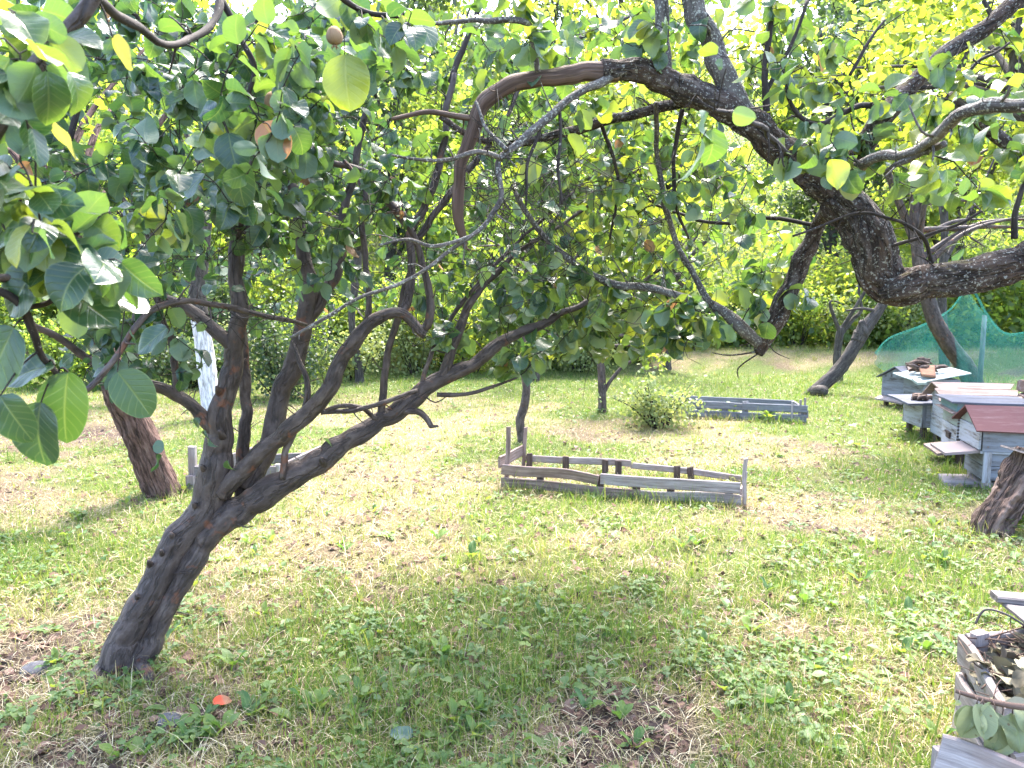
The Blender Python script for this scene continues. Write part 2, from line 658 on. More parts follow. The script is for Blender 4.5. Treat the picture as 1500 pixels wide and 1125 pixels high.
def bark_build(cols, lichen=None, lich_amt=0.62, moss=None, orange=None, stretch=(1, 1, 0.25), sc_=40, lsc=90, cracks=0.6):
    def f(nt):
        bc = attr(nt, "bc").outputs["Vector"]
        v = scaled(nt, bc, stretch)
        tc = nd(nt, "ShaderNodeTexCoord")
        n1 = noise(nt, v, sc_, 6, 0.65)
        n2 = noise(nt, tc.outputs["Object"], 7, 3)
        c = ramp(nt, n1, [(0.3, cols[0]), (0.5, cols[1]), (0.72, cols[2])])
        c = mixc(nt, c, cols[3], math_(nt, 'MULTIPLY', math_(nt, 'SUBTRACT', n2, 0.42), 2.2, True))
        rid = noise(nt, scaled(nt, bc, (stretch[0], stretch[1], stretch[2] * .45)), sc_ * .55, 4, 0.6)
        rid = math_(nt, 'ABSOLUTE', math_(nt, 'SUBTRACT', rid, 0.5))
        crk = math_(nt, 'SUBTRACT', 1.0, math_(nt, 'MULTIPLY', rid, 22.0), True)
        c = mixc(nt, c, math_mul(cols[0], 0.5), math_(nt, 'MULTIPLY', crk, cracks))
        n1 = math_(nt, 'SUBTRACT', n1, math_(nt, 'MULTIPLY', crk, cracks * .6))
        if lichen:
            n3 = noise(nt, tc.outputs["Object"], lsc, 3, 0.7)
            k = math_(nt, 'MULTIPLY', math_(nt, 'SUBTRACT', n3, lich_amt), 16.0, True)
            c = mixc(nt, c, lichen, math_(nt, 'MULTIPLY', k, 0.8))
        if orange:
            n4 = noise(nt, tc.outputs["Object"], 9, 3, 0.7)
            k = math_(nt, 'MULTIPLY', math_(nt, 'SUBTRACT', n4, 0.60), 14.0, True)
            c = mixc(nt, c, orange, math_(nt, 'MULTIPLY', k, 0.75))
        if moss:
            geo = nd(nt, "ShaderNodeNewGeometry")
            s = nd(nt, "ShaderNodeSeparateXYZ")
            nt.links.new(geo.outputs["Normal"], s.inputs[0])
            n5 = noise(nt, tc.outputs["Object"], 5, 4)
            k = math_(nt, 'MULTIPLY', math_(nt, 'SUBTRACT', math_(nt, 'ADD', math_(nt, 'MULTIPLY', s.outputs[2], 0.35), n5), 0.82), 8.0, True)
            c = mixc(nt, c, moss, k)
        return c, n1
    return f

M = {}
M["bark_smooth"] = solid("bark_smooth", bark_build([(0.026, 0.017, 0.015), (0.078, 0.055, 0.049), (0.145, 0.112, 0.10), (0.052, 0.038, 0.036)], (0.26, 0.25, 0.23), 0.69, orange=(0.17, 0.065, 0.034), stretch=(1, 1, 0.55), sc_=26, lsc=110), 0.65, 0.8, 0.015, 0.4)
M["bark_twig"] = solid("bark_twig", bark_build([(0.014, 0.010, 0.009), (0.032, 0.024, 0.021), (0.065, 0.052, 0.046), (0.026, 0.02, 0.019)], (0.28, 0.27, 0.24), 0.64), 0.85, 0.4, 0.006)
M["bark_rough"] = solid("bark_rough", bark_build([(0.016, 0.012, 0.010), (0.065, 0.050, 0.045), (0.17, 0.14, 0.125), (0.085, 0.048, 0.034)], (0.36, 0.35, 0.32), 0.57, moss=(0.10, 0.085, 0.015), stretch=(1, 1, 0.5), sc_=38, lsc=100), 0.95, 1.0, 0.03)
M["bark_grey"] = solid("bark_grey", bark_build([(0.045, 0.037, 0.034), (0.105, 0.09, 0.083), (0.18, 0.16, 0.15), (0.07, 0.06, 0.054)], (0.36, 0.36, 0.31), 0.56, lsc=120), 0.9, 0.6, 0.01)
M["bark_dead"] = solid("bark_dead", bark_build([(0.05, 0.028, 0.02), (0.12, 0.075, 0.058), (0.2, 0.14, 0.115), (0.09, 0.055, 0.045)], stretch=(1, 1, 0.08)), 0.8, 0.5, 0.01)
M["bark_red"] = solid("bark_red", bark_build([(0.03, 0.019, 0.017), (0.15, 0.088, 0.075), (0.24, 0.165, 0.145), (0.12, 0.075, 0.066)], (0.3, 0.26, 0.25), 0.70, stretch=(1, 1, 0.22), sc_=44), 0.95, 1.0, 0.04)
M["bark_white"] = solid("bark_white", bark_build([(0.30, 0.28, 0.28), (0.66, 0.64, 0.66), (0.78, 0.77, 0.78), (0.60, 0.57, 0.60)], stretch=(1, 1, 0.25)), 0.95, 0.8, 0.02)
M["bark_far"] = solid("bark_far", bark_build([(0.03, 0.026, 0.024), (0.07, 0.06, 0.055), (0.13, 0.115, 0.105), (0.06, 0.05, 0.045)], (0.2, 0.2, 0.17), 0.66, lsc=20), 0.95, 0.6, 0.02)
M["stump_bark"] = solid("stump_bark", bark_build([(0.03, 0.018, 0.014), (0.15, 0.10, 0.082), (0.31, 0.24, 0.21), (0.13, 0.09, 0.078)], stretch=(1, 1, 0.07), sc_=36), 0.95, 1.0, 0.05)

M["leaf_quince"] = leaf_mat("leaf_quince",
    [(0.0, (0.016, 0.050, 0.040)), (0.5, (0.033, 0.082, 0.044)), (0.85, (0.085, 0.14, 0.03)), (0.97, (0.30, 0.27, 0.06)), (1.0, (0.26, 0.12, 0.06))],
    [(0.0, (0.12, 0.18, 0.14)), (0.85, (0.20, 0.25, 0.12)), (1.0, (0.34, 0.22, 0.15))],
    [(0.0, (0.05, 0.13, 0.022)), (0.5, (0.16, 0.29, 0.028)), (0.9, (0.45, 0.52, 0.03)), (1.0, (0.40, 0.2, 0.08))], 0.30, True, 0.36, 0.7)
M["leaf_mid"] = leaf_mat("leaf_mid",
    [(0.0, (0.03, 0.075, 0.025)), (0.6, (0.065, 0.13, 0.03)), (1.0, (0.16, 0.20, 0.04))],
    [(0.0, (0.11, 0.16, 0.09)), (1.0, (0.20, 0.25, 0.10))],
    [(0.0, (0.20, 0.33, 0.025)), (0.6, (0.36, 0.50, 0.03)), (1.0, (0.55, 0.60, 0.04))], 0.45, False, 0.48)
M["leaf_far"] = leaf_mat("leaf_far",
    [(0.0, (0.03, 0.065, 0.025)), (0.5, (0.075, 0.135, 0.036)), (1.0, (0.17, 0.20, 0.055))],
    [(0.0, (0.06, 0.10, 0.05)), (1.0, (0.17, 0.21, 0.085))],
    [(0.0, (0.16, 0.27, 0.04)), (0.5, (0.33, 0.46, 0.05)), (1.0, (0.58, 0.62, 0.08))], 0.5, False, 0.62)
M["leaf_dark"] = leaf_mat("leaf_dark",
    [(0.0, (0.018, 0.045, 0.022)), (1.0, (0.06, 0.11, 0.04))],
    [(0.0, (0.05, 0.08, 0.045)), (1.0, (0.11, 0.15, 0.08))],
    [(0.0, (0.07, 0.13, 0.03)), (1.0, (0.22, 0.32, 0.06))], 0.45, False, 0.35)
M["leaf_pale"] = leaf_mat("leaf_pale",
    [(0.0, (0.10, 0.17, 0.06)), (1.0, (0.30, 0.34, 0.14))],
    [(0.0, (0.14, 0.19, 0.09)), (1.0, (0.30, 0.33, 0.16))],
    [(0.0, (0.24, 0.34, 0.06)), (1.0, (0.50, 0.52, 0.14))], 0.5, False, 0.4)
M["leaf_wilted"] = leaf_mat("leaf_wilted",
    [(0.0, (0.17, 0.20, 0.10)), (1.0, (0.28, 0.31, 0.17))],
    [(0.0, (0.21, 0.24, 0.16)), (1.0, (0.30, 0.33, 0.24))],
    [(0.0, (0.2, 0.26, 0.10)), (1.0, (0.32, 0.36, 0.16))], 0.55, True, 0.25)
M["weed"] = leaf_mat("weed",
    [(0.0, (0.05, 0.12, 0.035)), (1.0, (0.16, 0.25, 0.05))],
    [(0.0, (0.09, 0.15, 0.06)), (1.0, (0.2, 0.27, 0.09))],
    [(0.0, (0.15, 0.30, 0.03)), (1.0, (0.42, 0.52, 0.05))], 0.5, True, 0.35)
M["grass"] = leaf_mat("grass",
    [(0.0, (0.050, 0.115, 0.028)), (0.45, (0.12, 0.19, 0.045)), (0.7, (0.26, 0.28, 0.08)), (1.0, (0.40, 0.32, 0.17))],
    [(0.0, (0.055, 0.12, 0.03)), (0.45, (0.13, 0.20, 0.05)), (0.7, (0.27, 0.29, 0.09)), (1.0, (0.40, 0.32, 0.18))],
    [(0.0, (0.13, 0.28, 0.03)), (0.45, (0.27, 0.40, 0.04)), (0.7, (0.46, 0.46, 0.08)), (1.0, (0.45, 0.36, 0.18))], 0.6, False, 0.35, 0.25)
M["straw"] = leaf_mat("straw",
    [(0.0, (0.06, 0.036, 0.026)), (0.4, (0.27, 0.205, 0.125)), (1.0, (0.62, 0.54, 0.36))],
    [(0.0, (0.06, 0.036, 0.026)), (0.4, (0.27, 0.205, 0.125)), (1.0, (0.62, 0.54, 0.36))],
    [(0.0, (0.10, 0.06, 0.05)), (1.0, (0.5, 0.4, 0.3))], 0.7, False, 0.12, 0.2)
M["litter"] = leaf_mat("litter",
    [(0.0, (0.05, 0.032, 0.028)), (0.5, (0.14, 0.075, 0.055)), (1.0, (0.28, 0.18, 0.14))],
    [(0.0, (0.10, 0.07, 0.065)), (0.5, (0.20, 0.13, 0.11)), (1.0, (0.38, 0.29, 0.25))],
    [(0.0, (0.05, 0.03, 0.02)), (1.0, (0.25, 0.15, 0.08))], 0.7, False, 0.1, 0.2)

M["dry_leaf"] = leaf_mat("dry_leaf",
    [(0.0, (0.06, 0.045, 0.035)), (0.5, (0.17, 0.15, 0.10)), (1.0, (0.30, 0.28, 0.20))],
    [(0.0, (0.10, 0.085, 0.07)), (0.5, (0.21, 0.19, 0.14)), (1.0, (0.34, 0.32, 0.25))],
    [(0.0, (0.05, 0.04, 0.02)), (1.0, (0.25, 0.22, 0.10))], 0.7, False, 0.1, 0.2)

def wood_build(cols, stain=None, grain=(1, 1, 0.06), sc_=60):
    def f(nt):
        bc = attr(nt, "bc").outputs["Vector"]
        n1 = noise(nt, scaled(nt, bc, grain), sc_, 6, 0.7)
        n2 = noise(nt, bc, 5, 3)
        c = ramp(nt, n1, [(0.28, cols[0]), (0.48, cols[1]), (0.7, cols[2])])
        if stain:
            c = mixc(nt, c, stain, math_(nt, 'MULTIPLY', math_(nt, 'SUBTRACT', n2, 0.45), 3.0, True))
        return c, n1
    return f

M["wood_grey"] = solid("wood_grey", wood_build([(0.09, 0.075, 0.075), (0.26, 0.225, 0.225), (0.42, 0.375, 0.375)], (0.22, 0.16, 0.14)), 0.9, 0.6, 0.006)
M["wood_slate"] = solid("wood_slate", wood_build([(0.06, 0.06, 0.07), (0.155, 0.157, 0.18), (0.26, 0.26, 0.285)], (0.125, 0.12, 0.135)), 0.9, 0.6, 0.006)
M["wood_pale"] = solid("wood_pale", wood_build([(0.06, 0.052, 0.053), (0.155, 0.137, 0.138), (0.25, 0.22, 0.222)], (0.13, 0.11, 0.11)), 0.9, 0.6, 0.005)
M["wood_brown"] = solid("wood_brown", wood_build([(0.055, 0.04, 0.036), (0.20, 0.145, 0.13), (0.36, 0.28, 0.26)], (0.15, 0.105, 0.092)), 0.9, 0.6, 0.006)
M["wood_dark"] = solid("wood_dark", wood_build([(0.02, 0.014, 0.012), (0.07, 0.05, 0.044), (0.13, 0.095, 0.085)], (0.05, 0.035, 0.03)), 0.9, 0.6, 0.006)

def painted(base, worn, dark, amt=0.55, sc_=24):
    def f(nt):
        bc = attr(nt, "bc").outputs["Vector"]
        n1 = noise(nt, scaled(nt, bc, (1, 1, 0.12)), sc_, 6, 0.75)
        n2 = noise(nt, bc, 6, 3)
        c = mixc(nt, base, math_mul(base, 0.82), n2)
        k = math_(nt, 'MULTIPLY', math_(nt, 'SUBTRACT', n1, amt), 9.0, True)
        c = mixc(nt, c, worn, k)
        k2 = math_(nt, 'MULTIPLY', math_(nt, 'SUBTRACT', n1, amt + 0.12), 12.0, True)
        c = mixc(nt, c, dark, k2)
        return c, n1
    return f

M["paint_white"] = solid("paint_white", painted((0.34, 0.355, 0.40), (0.23, 0.22, 0.225), (0.09, 0.075, 0.07), 0.46), 0.9, 0.4, 0.005, 0.12)
M["paint_grey"] = solid("paint_grey", painted((0.22, 0.235, 0.275), (0.15, 0.15, 0.165), (0.06, 0.052, 0.052), 0.45), 0.9, 0.4, 0.005, 0.12)
M["paint_teal"] = solid("paint_teal", painted((0.12, 0.21, 0.215), (0.17, 0.20, 0.205), (0.07, 0.06, 0.055), 0.5), 0.8, 0.4, 0.005)
M["paint_sage"] = solid("paint_sage", painted((0.23, 0.265, 0.25), (0.20, 0.195, 0.185), (0.08, 0.065, 0.055), 0.47), 0.8, 0.4, 0.005)
M["paint_red"] = solid("paint_red", painted((0.125, 0.062, 0.062), (0.15, 0.09, 0.088), (0.38, 0.31, 0.30), 0.54, 12), 0.95, 0.3, 0.004, 0.1)
M["roof_felt"] = solid("roof_felt", painted((0.12, 0.125, 0.155), (0.095, 0.095, 0.108), (0.075, 0.065, 0.065), 0.47, 14), 0.95, 0.3, 0.004, 0.08)
M["roof_sheet"] = solid("roof_sheet", painted((0.33, 0.375, 0.37), (0.26, 0.265, 0.25), (0.13, 0.10, 0.08), 0.5, 14), 0.85, 0.3, 0.004, 0.15)
M["rust"] = solid("rust", painted((0.20, 0.10, 0.065), (0.30, 0.17, 0.10), (0.06, 0.04, 0.035), 0.5, 30), 0.9, 0.6, 0.006)
M["lichen_board"] = solid("lichen_board", painted((0.27, 0.22, 0.22), (0.40, 0.24, 0.07), (0.42, 0.30, 0.08), 0.57, 20), 0.9, 0.6, 0.006)
M["stone"] = solid("stone", painted((0.10, 0.096, 0.105), (0.14, 0.135, 0.14), (0.06, 0.056, 0.045), 0.5, 20), 0.9, 0.6, 0.01)
M["mossy_stone"] = solid("mossy_stone", painted((0.13, 0.12, 0.045), (0.17, 0.14, 0.06), (0.05, 0.05, 0.03), 0.5, 20), 0.95, 0.8, 0.01)
M["slab"] = solid("slab", painted((0.25, 0.22, 0.225), (0.20, 0.18, 0.18), (0.12, 0.10, 0.09), 0.5, 14), 0.95, 0.6, 0.008)
M["brick"] = solid("brick", painted((0.24, 0.15, 0.13), (0.32, 0.24, 0.23), (0.10, 0.07, 0.06), 0.5, 24), 0.95, 0.6, 0.01)
M["fruit"] = solid("fruit", painted((0.30, 0.19, 0.11), (0.20, 0.11, 0.06), (0.06, 0.035, 0.025), 0.50, 30), 0.9, 0.7, 0.006)
M["wire"] = solid("wire", painted((0.06, 0.05, 0.05), (0.1, 0.08, 0.07), (0.03, 0.03, 0.03), 0.5, 30), 0.6, 0.2, 0.002)

def net_mat():
    m, nt, out = new_mat("net_green")
    L = nt.links.new
    bc = attr(nt, "bc").outputs["Vector"]
    n = noise(nt, scaled(nt, bc, (0.6, 6, 1)), 2.2, 4)
    c = ramp(nt, n, [(0.3, (0.02, 0.17, 0.145)), (0.7, (0.08, 0.30, 0.265))])
    d = nd(nt, "ShaderNodeBsdfDiffuse")
    L(c, d.inputs[0])
    t = nd(nt, "ShaderNodeBsdfTranslucent")
    L(c, t.inputs[0])
    a = nd(nt, "ShaderNodeMixShader")
    a.inputs[0].default_value = 0.5
    L(d.outputs[0], a.inputs[1])
    L(t.outputs[0], a.inputs[2])
    tr = nd(nt, "ShaderNodeBsdfTransparent")
    b = nd(nt, "ShaderNodeMixShader")
    rr = nd(nt, "ShaderNodeMapRange")
    rr.inputs[3].default_value = 0.46
    rr.inputs[4].default_value = 0.74
    L(n, rr.inputs[0])
    L(rr.outputs[0], b.inputs[0])
    L(a.outputs[0], b.inputs[1])
    L(tr.outputs[0], b.inputs[2])
    L(b.outputs[0], out.inputs[0])
    return m
M["net"] = net_mat()

def ground_build(nt):
    tc = nd(nt, "ShaderNodeTexCoord")
    o = tc.outputs["Object"]
    g = attr(nt, "lc")
    sep = nd(nt, "ShaderNodeSeparateColor")
    nt.links.new(g.outputs["Color"], sep.inputs[0])
    n1 = noise(nt, o, 60, 6, 0.75)
    n2 = noise(nt, o, 9, 4, 0.6)
    vr = nd(nt, "ShaderNodeTexVoronoi")
    vr.inputs["Scale"].default_value = 120
    nt.links.new(o, vr.inputs["Vector"])
    soil = ramp(nt, n1, [(0.3, (0.030, 0.019, 0.016)), (0.5, (0.095, 0.063, 0.052)), (0.72, (0.22, 0.16, 0.13))])
    lit = ramp(nt, n1, [(0.3, (0.09, 0.07, 0.04)), (0.5, (0.25, 0.20, 0.115)), (0.7, (0.46, 0.40, 0.25))])
    gr = ramp(nt, n1, [(0.3, (0.05, 0.07, 0.025)), (0.55, (0.13, 0.165, 0.05)), (0.75, (0.25, 0.25, 0.10))])
    c = mixc(nt, lit, soil, sep.outputs[0])
    k = math_(nt, 'MULTIPLY', math_(nt, 'SUBTRACT', math_(nt, 'ADD', math_(nt, 'MULTIPLY', n2, 0.7), sep.outputs[1]), 0.42), 2.0, True)
    c = mixc(nt, c, gr, k)
    h = math_(nt, 'ADD', n1, math_(nt, 'MULTIPLY', vr.outputs["Distance"], 0.4))
    return c, h
M["ground"] = solid("ground", ground_build, 0.95, 0.9, 0.03, 0.15)

# ------------------------------------------------------------------ ground fields (what grows where)
_bare = [(900, 1060, 1.2, .30), (980, 1085, .9, .22), (1190, 778, 1.0, .35), (110, 640, 1.1, .8), (40, 960, 1.0, .45), (340, 1085, .8, .22), (690, 780, .5, .3),
         (560, 700, .35, .5), (1180, 650, .7, .4), (860, 635, .7, .5), (30, 720, .8, .6), (1050, 790, .5, .4), (150, 1080, .5, .35)]
_bare = [(*on_ground(a, b)[:2], s * .85, r * .9) for a, b, s, r in _bare]
_lush = [(560, 930, .5, .5), (700, 950, .6, .5), (300, 620, .5, .6), (230, 790, .6, .5), (1050, 580, .9, 1.2), (1180, 590, .6, .9), (1360, 680, .6, .6), (60, 830, .5, .4), (520, 560, .6, .8),
         (900, 690, .3, .5), (1420, 860, .5, .4), (480, 1000, .5, .5), (860, 960, .5, .4), (1420, 720, .6, .5), (760, 560, .6, .9)]
_lush = [(*on_ground(a, b)[:2], s, r) for a, b, s, r in _lush]

def fields(x, y):
    p = np.stack([x, y, 0 * x], -1)
    bare = (0.3 * sstep(0.58, 0.8, fbm(p * 1.3, 21, 3)) + 0.4 * sstep(0.58, 0.76, fbm(p * 4.0, 25, 2))) * (1 - .5 * sstep(6, 9, y))
    for bx, by, s, r in _bare:
        bare = bare + s * np.exp(-((x - bx) ** 2 + (y - by) ** 2 * 0.7) / r ** 2)
    lush = 0.75 * sstep(0.42, 0.72, fbm(p * 1.0 + 40, 31, 3)) + 0.35 * sstep(0.45, 0.65, fbm(p * 5.0 + 40, 33, 2))
    for bx, by, s, r in _lush:
        lush = lush + s * np.exp(-((x - bx) ** 2 + (y - by) ** 2 * 0.7) / r ** 2)
    yb = y + 0.5 * (fbm(p * 0.35, 5, 2) - 0.5) * 2
    lush = lush + .6 * np.exp(-((y - 12.0) / 1.4) ** 2) + .5 * sstep(14, 15, y)
    bank = np.exp(-((yb - 13.3) / 0.5) ** 2) * sstep(0, 3, x) * sstep(0.35, 0.55, fbm(p * 1.1, 77, 2))
    bare = np.clip(bare + bank * 0.7, 0, 1)
    lush = np.clip(lush - bare * 0.5, 0, 1)
    return bare, lush

# ------------------------------------------------------------------ the setting: ground
def ground_sheet():
    ys = np.concatenate([np.arange(-6, 1.5, 0.25), np.arange(1.5, 9, 0.045), np.arange(9, 20, 0.15), np.arange(20, 90, 1.5)])
    us = np.linspace(-1, 1, 240)
    Y, Uu = np.meshgrid(ys, us, indexing="ij")
    half = 6.5 + np.maximum(Y, 0) * 1.15
    X = Uu * half
    Z = ground_z(X, Y)
    bare, lush = fields(X, Y)
    n, m = X.shape
    V = np.stack([X, Y, Z], -1).reshape(-1, 3)
    i = np.arange(n - 1)[:, None] * m
    j = np.arange(m - 1)[None, :]
    F = np.stack([i + j, i + j + 1, i + m + j + 1, i + m + j], -1).reshape(-1, 4)
    wood = sstep(14.6, 16.5, Y) * .8
    A = np.stack([np.clip(bare + wood * 0.3, 0, 1), np.clip(lush + wood * 0.4, 0, 1), 0 * X, 0 * X + 1], -1).reshape(-1, 4)
    me = make_mesh("ground", V, [F], {"lc": A}, True, M["ground"])
    o = bpy.data.objects.new("ground", me)
    C.objects.link(o)
    o["kind"] = "structure"
ground_sheet()

def scatter(n, d0, d1, power, rg, wx=0.74, mx=0.7):
    """points on the ground, denser near the camera"""
    t = rg.random(n)
    if abs(power - 1) < 1e-6:
        d = d0 * (d1 / d0) ** t
    else:
        e = 1 - power
        d = (d0 ** e + t * (d1 ** e - d0 ** e)) ** (1 / e)
    x = rg.uniform(-1, 1, n) * (wx * d + mx)
    return x, d

def blades(x, y, h, w, lean, az, hue, rg, name, mat, curl=0.5, z0=None):
    n = len(x)
    z = ground_z(x, y) - 0.004 if z0 is None else z0
    base = np.stack([x, y, z], -1)
    dirh = np.stack([np.cos(az), np.sin(az), 0 * az], -1)
    side = np.stack([-np.sin(az), np.cos(az), 0 * az], -1)
    tw = rg.uniform(-1.2, 1.2, n)
    side = side * np.cos(tw)[:, None] + dirh * np.sin(tw)[:, None]
    up = np.array([0, 0, 1.0])
    V = np.empty((n, 6, 3))
    for k, (t, wf) in enumerate(((0, 1.0), (0.55, 0.8), (1.0, 0.12))):
        a = lean * (0.5 + curl * t)
        c = base + (h * t)[:, None] * (np.cos(a)[:, None] * up + np.sin(a)[:, None] * dirh)
        V[:, 2 * k] = c - side * (w * wf / 2)[:, None]
        V[:, 2 * k + 1] = c + side * (w * wf / 2)[:, None]
    F0 = np.array([[0, 1, 3, 2], [2, 3, 5, 4]])
    F = (F0[None] + (np.arange(n) * 6)[:, None, None]).reshape(-1, 4)
    A = np.empty((n, 6, 4))
    A[..., 0] = hue[:, None]
    A[..., 1] = np.array([0, 0, .5, .5, 1, 1])[None]
    A[..., 2] = 0.5
    A[..., 3] = 1
    me = make_mesh(name, V.reshape(-1, 3), [F], {"lc": A.reshape(-1, 4)}, True, mat)
    o = bpy.data.objects.new(name, me)
    C.objects.link(o)
    o["kind"] = "stuff"
    return o

def grow_grass():
    rg = np.random.default_rng(11)
    # even short sward
    x, y = scatter(520000, 1.7, 17.0, 1.35, rg)
    bare, lush = fields(x, y)
    keep = rg.random(len(x)) < np.clip(0.62 + 0.6 * lush - 0.75 * bare, 0.06, 1)
    x, y, bare, lush = x[keep], y[keep], bare[keep], lush[keep]
    fx, fy = rg.uniform(-1, 1, 90000), rg.uniform(9, 17.5, 90000)
    fx = fx * (fy * .74 + .7)
    fb, fl = fields(fx, fy)
    fk = rg.random(90000) < np.clip(.8 - .7 * fb, .1, 1)
    x, y, bare, lush = np.concatenate([x, fx[fk]]), np.concatenate([y, fy[fk]]), np.concatenate([bare, fb[fk]]), np.concatenate([lush, fl[fk]])
    # tufts
    tx, ty = scatter(9000, 1.7, 17.0, 1.35, rg)
    b2, l2 = fields(tx, ty)
    k2 = rg.random(len(tx)) < np.clip(0.15 + 0.9 * l2 - 0.8 * b2, 0.02, 1)
    tx, ty = tx[k2], ty[k2]
    # longer grass left standing against boards, hive legs and trunks
    ex, ey = [], []
    for (ax_, ay_), (bx_, by_), m_ in ((( 736, 718), (1086, 744), 90), ((766, 688), (1092, 706), 50), ((940, 610), (1182, 622), 60), ((284, 718), (428, 716), 30), ((1400, 700), (1520, 712), 40), ((1340, 640), (1400, 650), 40), ((1310, 590), (1400, 600), 40), ((1425, 782), (1500, 782), 40), ((140, 1010), (215, 1010), 14), ((215, 722), (262, 722), 20), ((1380, 690), (1440, 700), 30), ((1180, 578), (1230, 566), 20), ((1405, 1080), (1420, 1010), 16)):
        a_, b_ = on_ground(ax_, ay_), on_ground(bx_, by_)
        t_ = rg.random(m_)[:, None]
        q_ = a_ + (b_ - a_) * t_ + rg.normal(0, .035, (m_, 3))
        ex.append(q_[:, 0]); ey.append(q_[:, 1])
    tx, ty = np.concatenate([tx] + ex), np.concatenate([ty] + ey)
    cnt = 16
    sx = np.repeat(tx, cnt) + rg.normal(0, 0.028, len(tx) * cnt)
    sy = np.repeat(ty, cnt) + rg.normal(0, 0.028, len(tx) * cnt)
    th = np.repeat(np.where(rg.random(len(tx)) < .14, rg.uniform(1.5, 2.3, len(tx)), rg.uniform(0.5, 1.3, len(tx))), cnt)
    n1 = len(x)
    X, Y = np.concatenate([x, sx]), np.concatenate([y, sy])
    n = len(X)
    h = rg.gamma(3, 0.0095, n) + 0.006
    h[n1:] = rg.uniform(0.035, 0.095, n - n1) * th
    h *= 1 + 0.8 * sstep(13.3, 15, Y)
    w = np.where(rg.random(n) < .1, rg.uniform(.004, .007, n), rg.uniform(0.0016, 0.0036, n)) * (1 + 0.10 * np.maximum(Y - 3, 0))
    p = np.stack([X, Y, 0 * X], -1)
    bb, ll = fields(X, Y)
    hue = 0.60 - 0.34 * ll + 0.25 * bb + rg.normal(0, 0.13, n) + 0.25 * (fbm(p * 2.2 + 9, 51, 2) - 0.5)
    dry = rg.random(n) < 0.22
    hue[dry] += 0.45
    hue += 0.22 * sstep(13.4, 14.5, Y)
    blades(X, Y, h, w, rg.gamma(2, 0.32, n), rg.uniform(0, 6.3, n), np.clip(hue, 0, 1), rg, "grass", M["grass"])

    # dry cut straw lying about
    x, y = scatter(190000, 1.7, 16, 1.4, rg)
    bare, lush = fields(x, y)
    k = rg.random(len(x)) < np.clip(0.85 - 0.4 * lush - 0.45 * bare, 0.12, 1)
    x, y = x[k], y[k]
    n = len(x)
    h = rg.gamma(3, 0.016, n) + 0.012
    w = rg.uniform(0.0012, 0.0034, n) * (1 + 0.12 * np.maximum(y - 3, 0))
    hue = np.clip(rg.normal(0.55, 0.35, n), 0, 1)
    o = blades(x, y, h, w, rg.normal(1.75, 0.22, n), rg.uniform(0, 6.3, n), hue, rg, "dry_straw", M["straw"], 0.3, ground_z(x, y) + rg.uniform(0.002, 0.018, n))

def ground_cover():
    """low round-leaved cover: three leaflets on a short stalk"""
    rg = np.random.default_rng(12)
    x, y = scatter(40000, 1.7, 13, 1.5, rg)
    p = np.stack([x, y, 0 * x], -1)
    bare, lush = fields(x, y)
    f = sstep(0.50, 0.66, fbm(p * 3.4 + 70, 61, 3)) + 0.25 * sstep(1.2, 2.4, x) * sstep(5.5, 4, y) + 0.4 * np.exp(-((x - 0.0) ** 2 / 1.2 + (y - 2.9) ** 2 / 0.5))
    k = rg.random(len(x)) < np.clip(f - bare * 0.7, 0.03, 1)
    x, y = x[k], y[k]
    n = len(x)
    z = ground_z(x, y) + rg.uniform(0.012, 0.05, n)
    c = np.stack([x, y, z], -1)
    az = rg.uniform(0, 6.3, n)
    parts = []
    hue = np.clip(rg.normal(0.35, 0.25, n), 0, 1)
    for i in range(3):
        a = az + i * 2.1
        ax = np.stack([np.cos(a), np.sin(a), rg.normal(0.15, 0.25, n)], -1)
        nr = np.stack([rg.normal(0, 0.3, n), rg.normal(0, 0.3, n), np.ones(n)], -1)
        parts.append(leaves_mesh(c, ax, nr, rg.gamma(5, 0.0038, n) * (1 + 0.04 * y), T_LOW, hue, rg))
    o = crown_obj("ground_cover", parts, M["weed"], None)
    o["kind"] = "stuff"
    # fallen leaves
    x, y = scatter(9000, 1.7, 12, 1.5, rg)
    n = len(x)
    c = np.stack([x, y, ground_z(x, y) + rg.uniform(0.006, 0.02, n)], -1)
    a = rg.uniform(0, 6.3, n)
    ax = np.stack([np.cos(a), np.sin(a), rg.normal(0, 0.15, n)], -1)
    nr = np.stack([rg.normal(0, 0.35, n), rg.normal(0, 0.35, n), np.ones(n)], -1)
    o = crown_obj("fallen_leaves", [leaves_mesh(c, ax, nr, rg.uniform(0.018, 0.055, n), T_MID, np.clip(rg.normal(0.45, 0.3, n), 0, 1), rg, 2.0)], M["litter"], None)
    o["kind"] = "stuff"

grow_grass()
ground_cover()

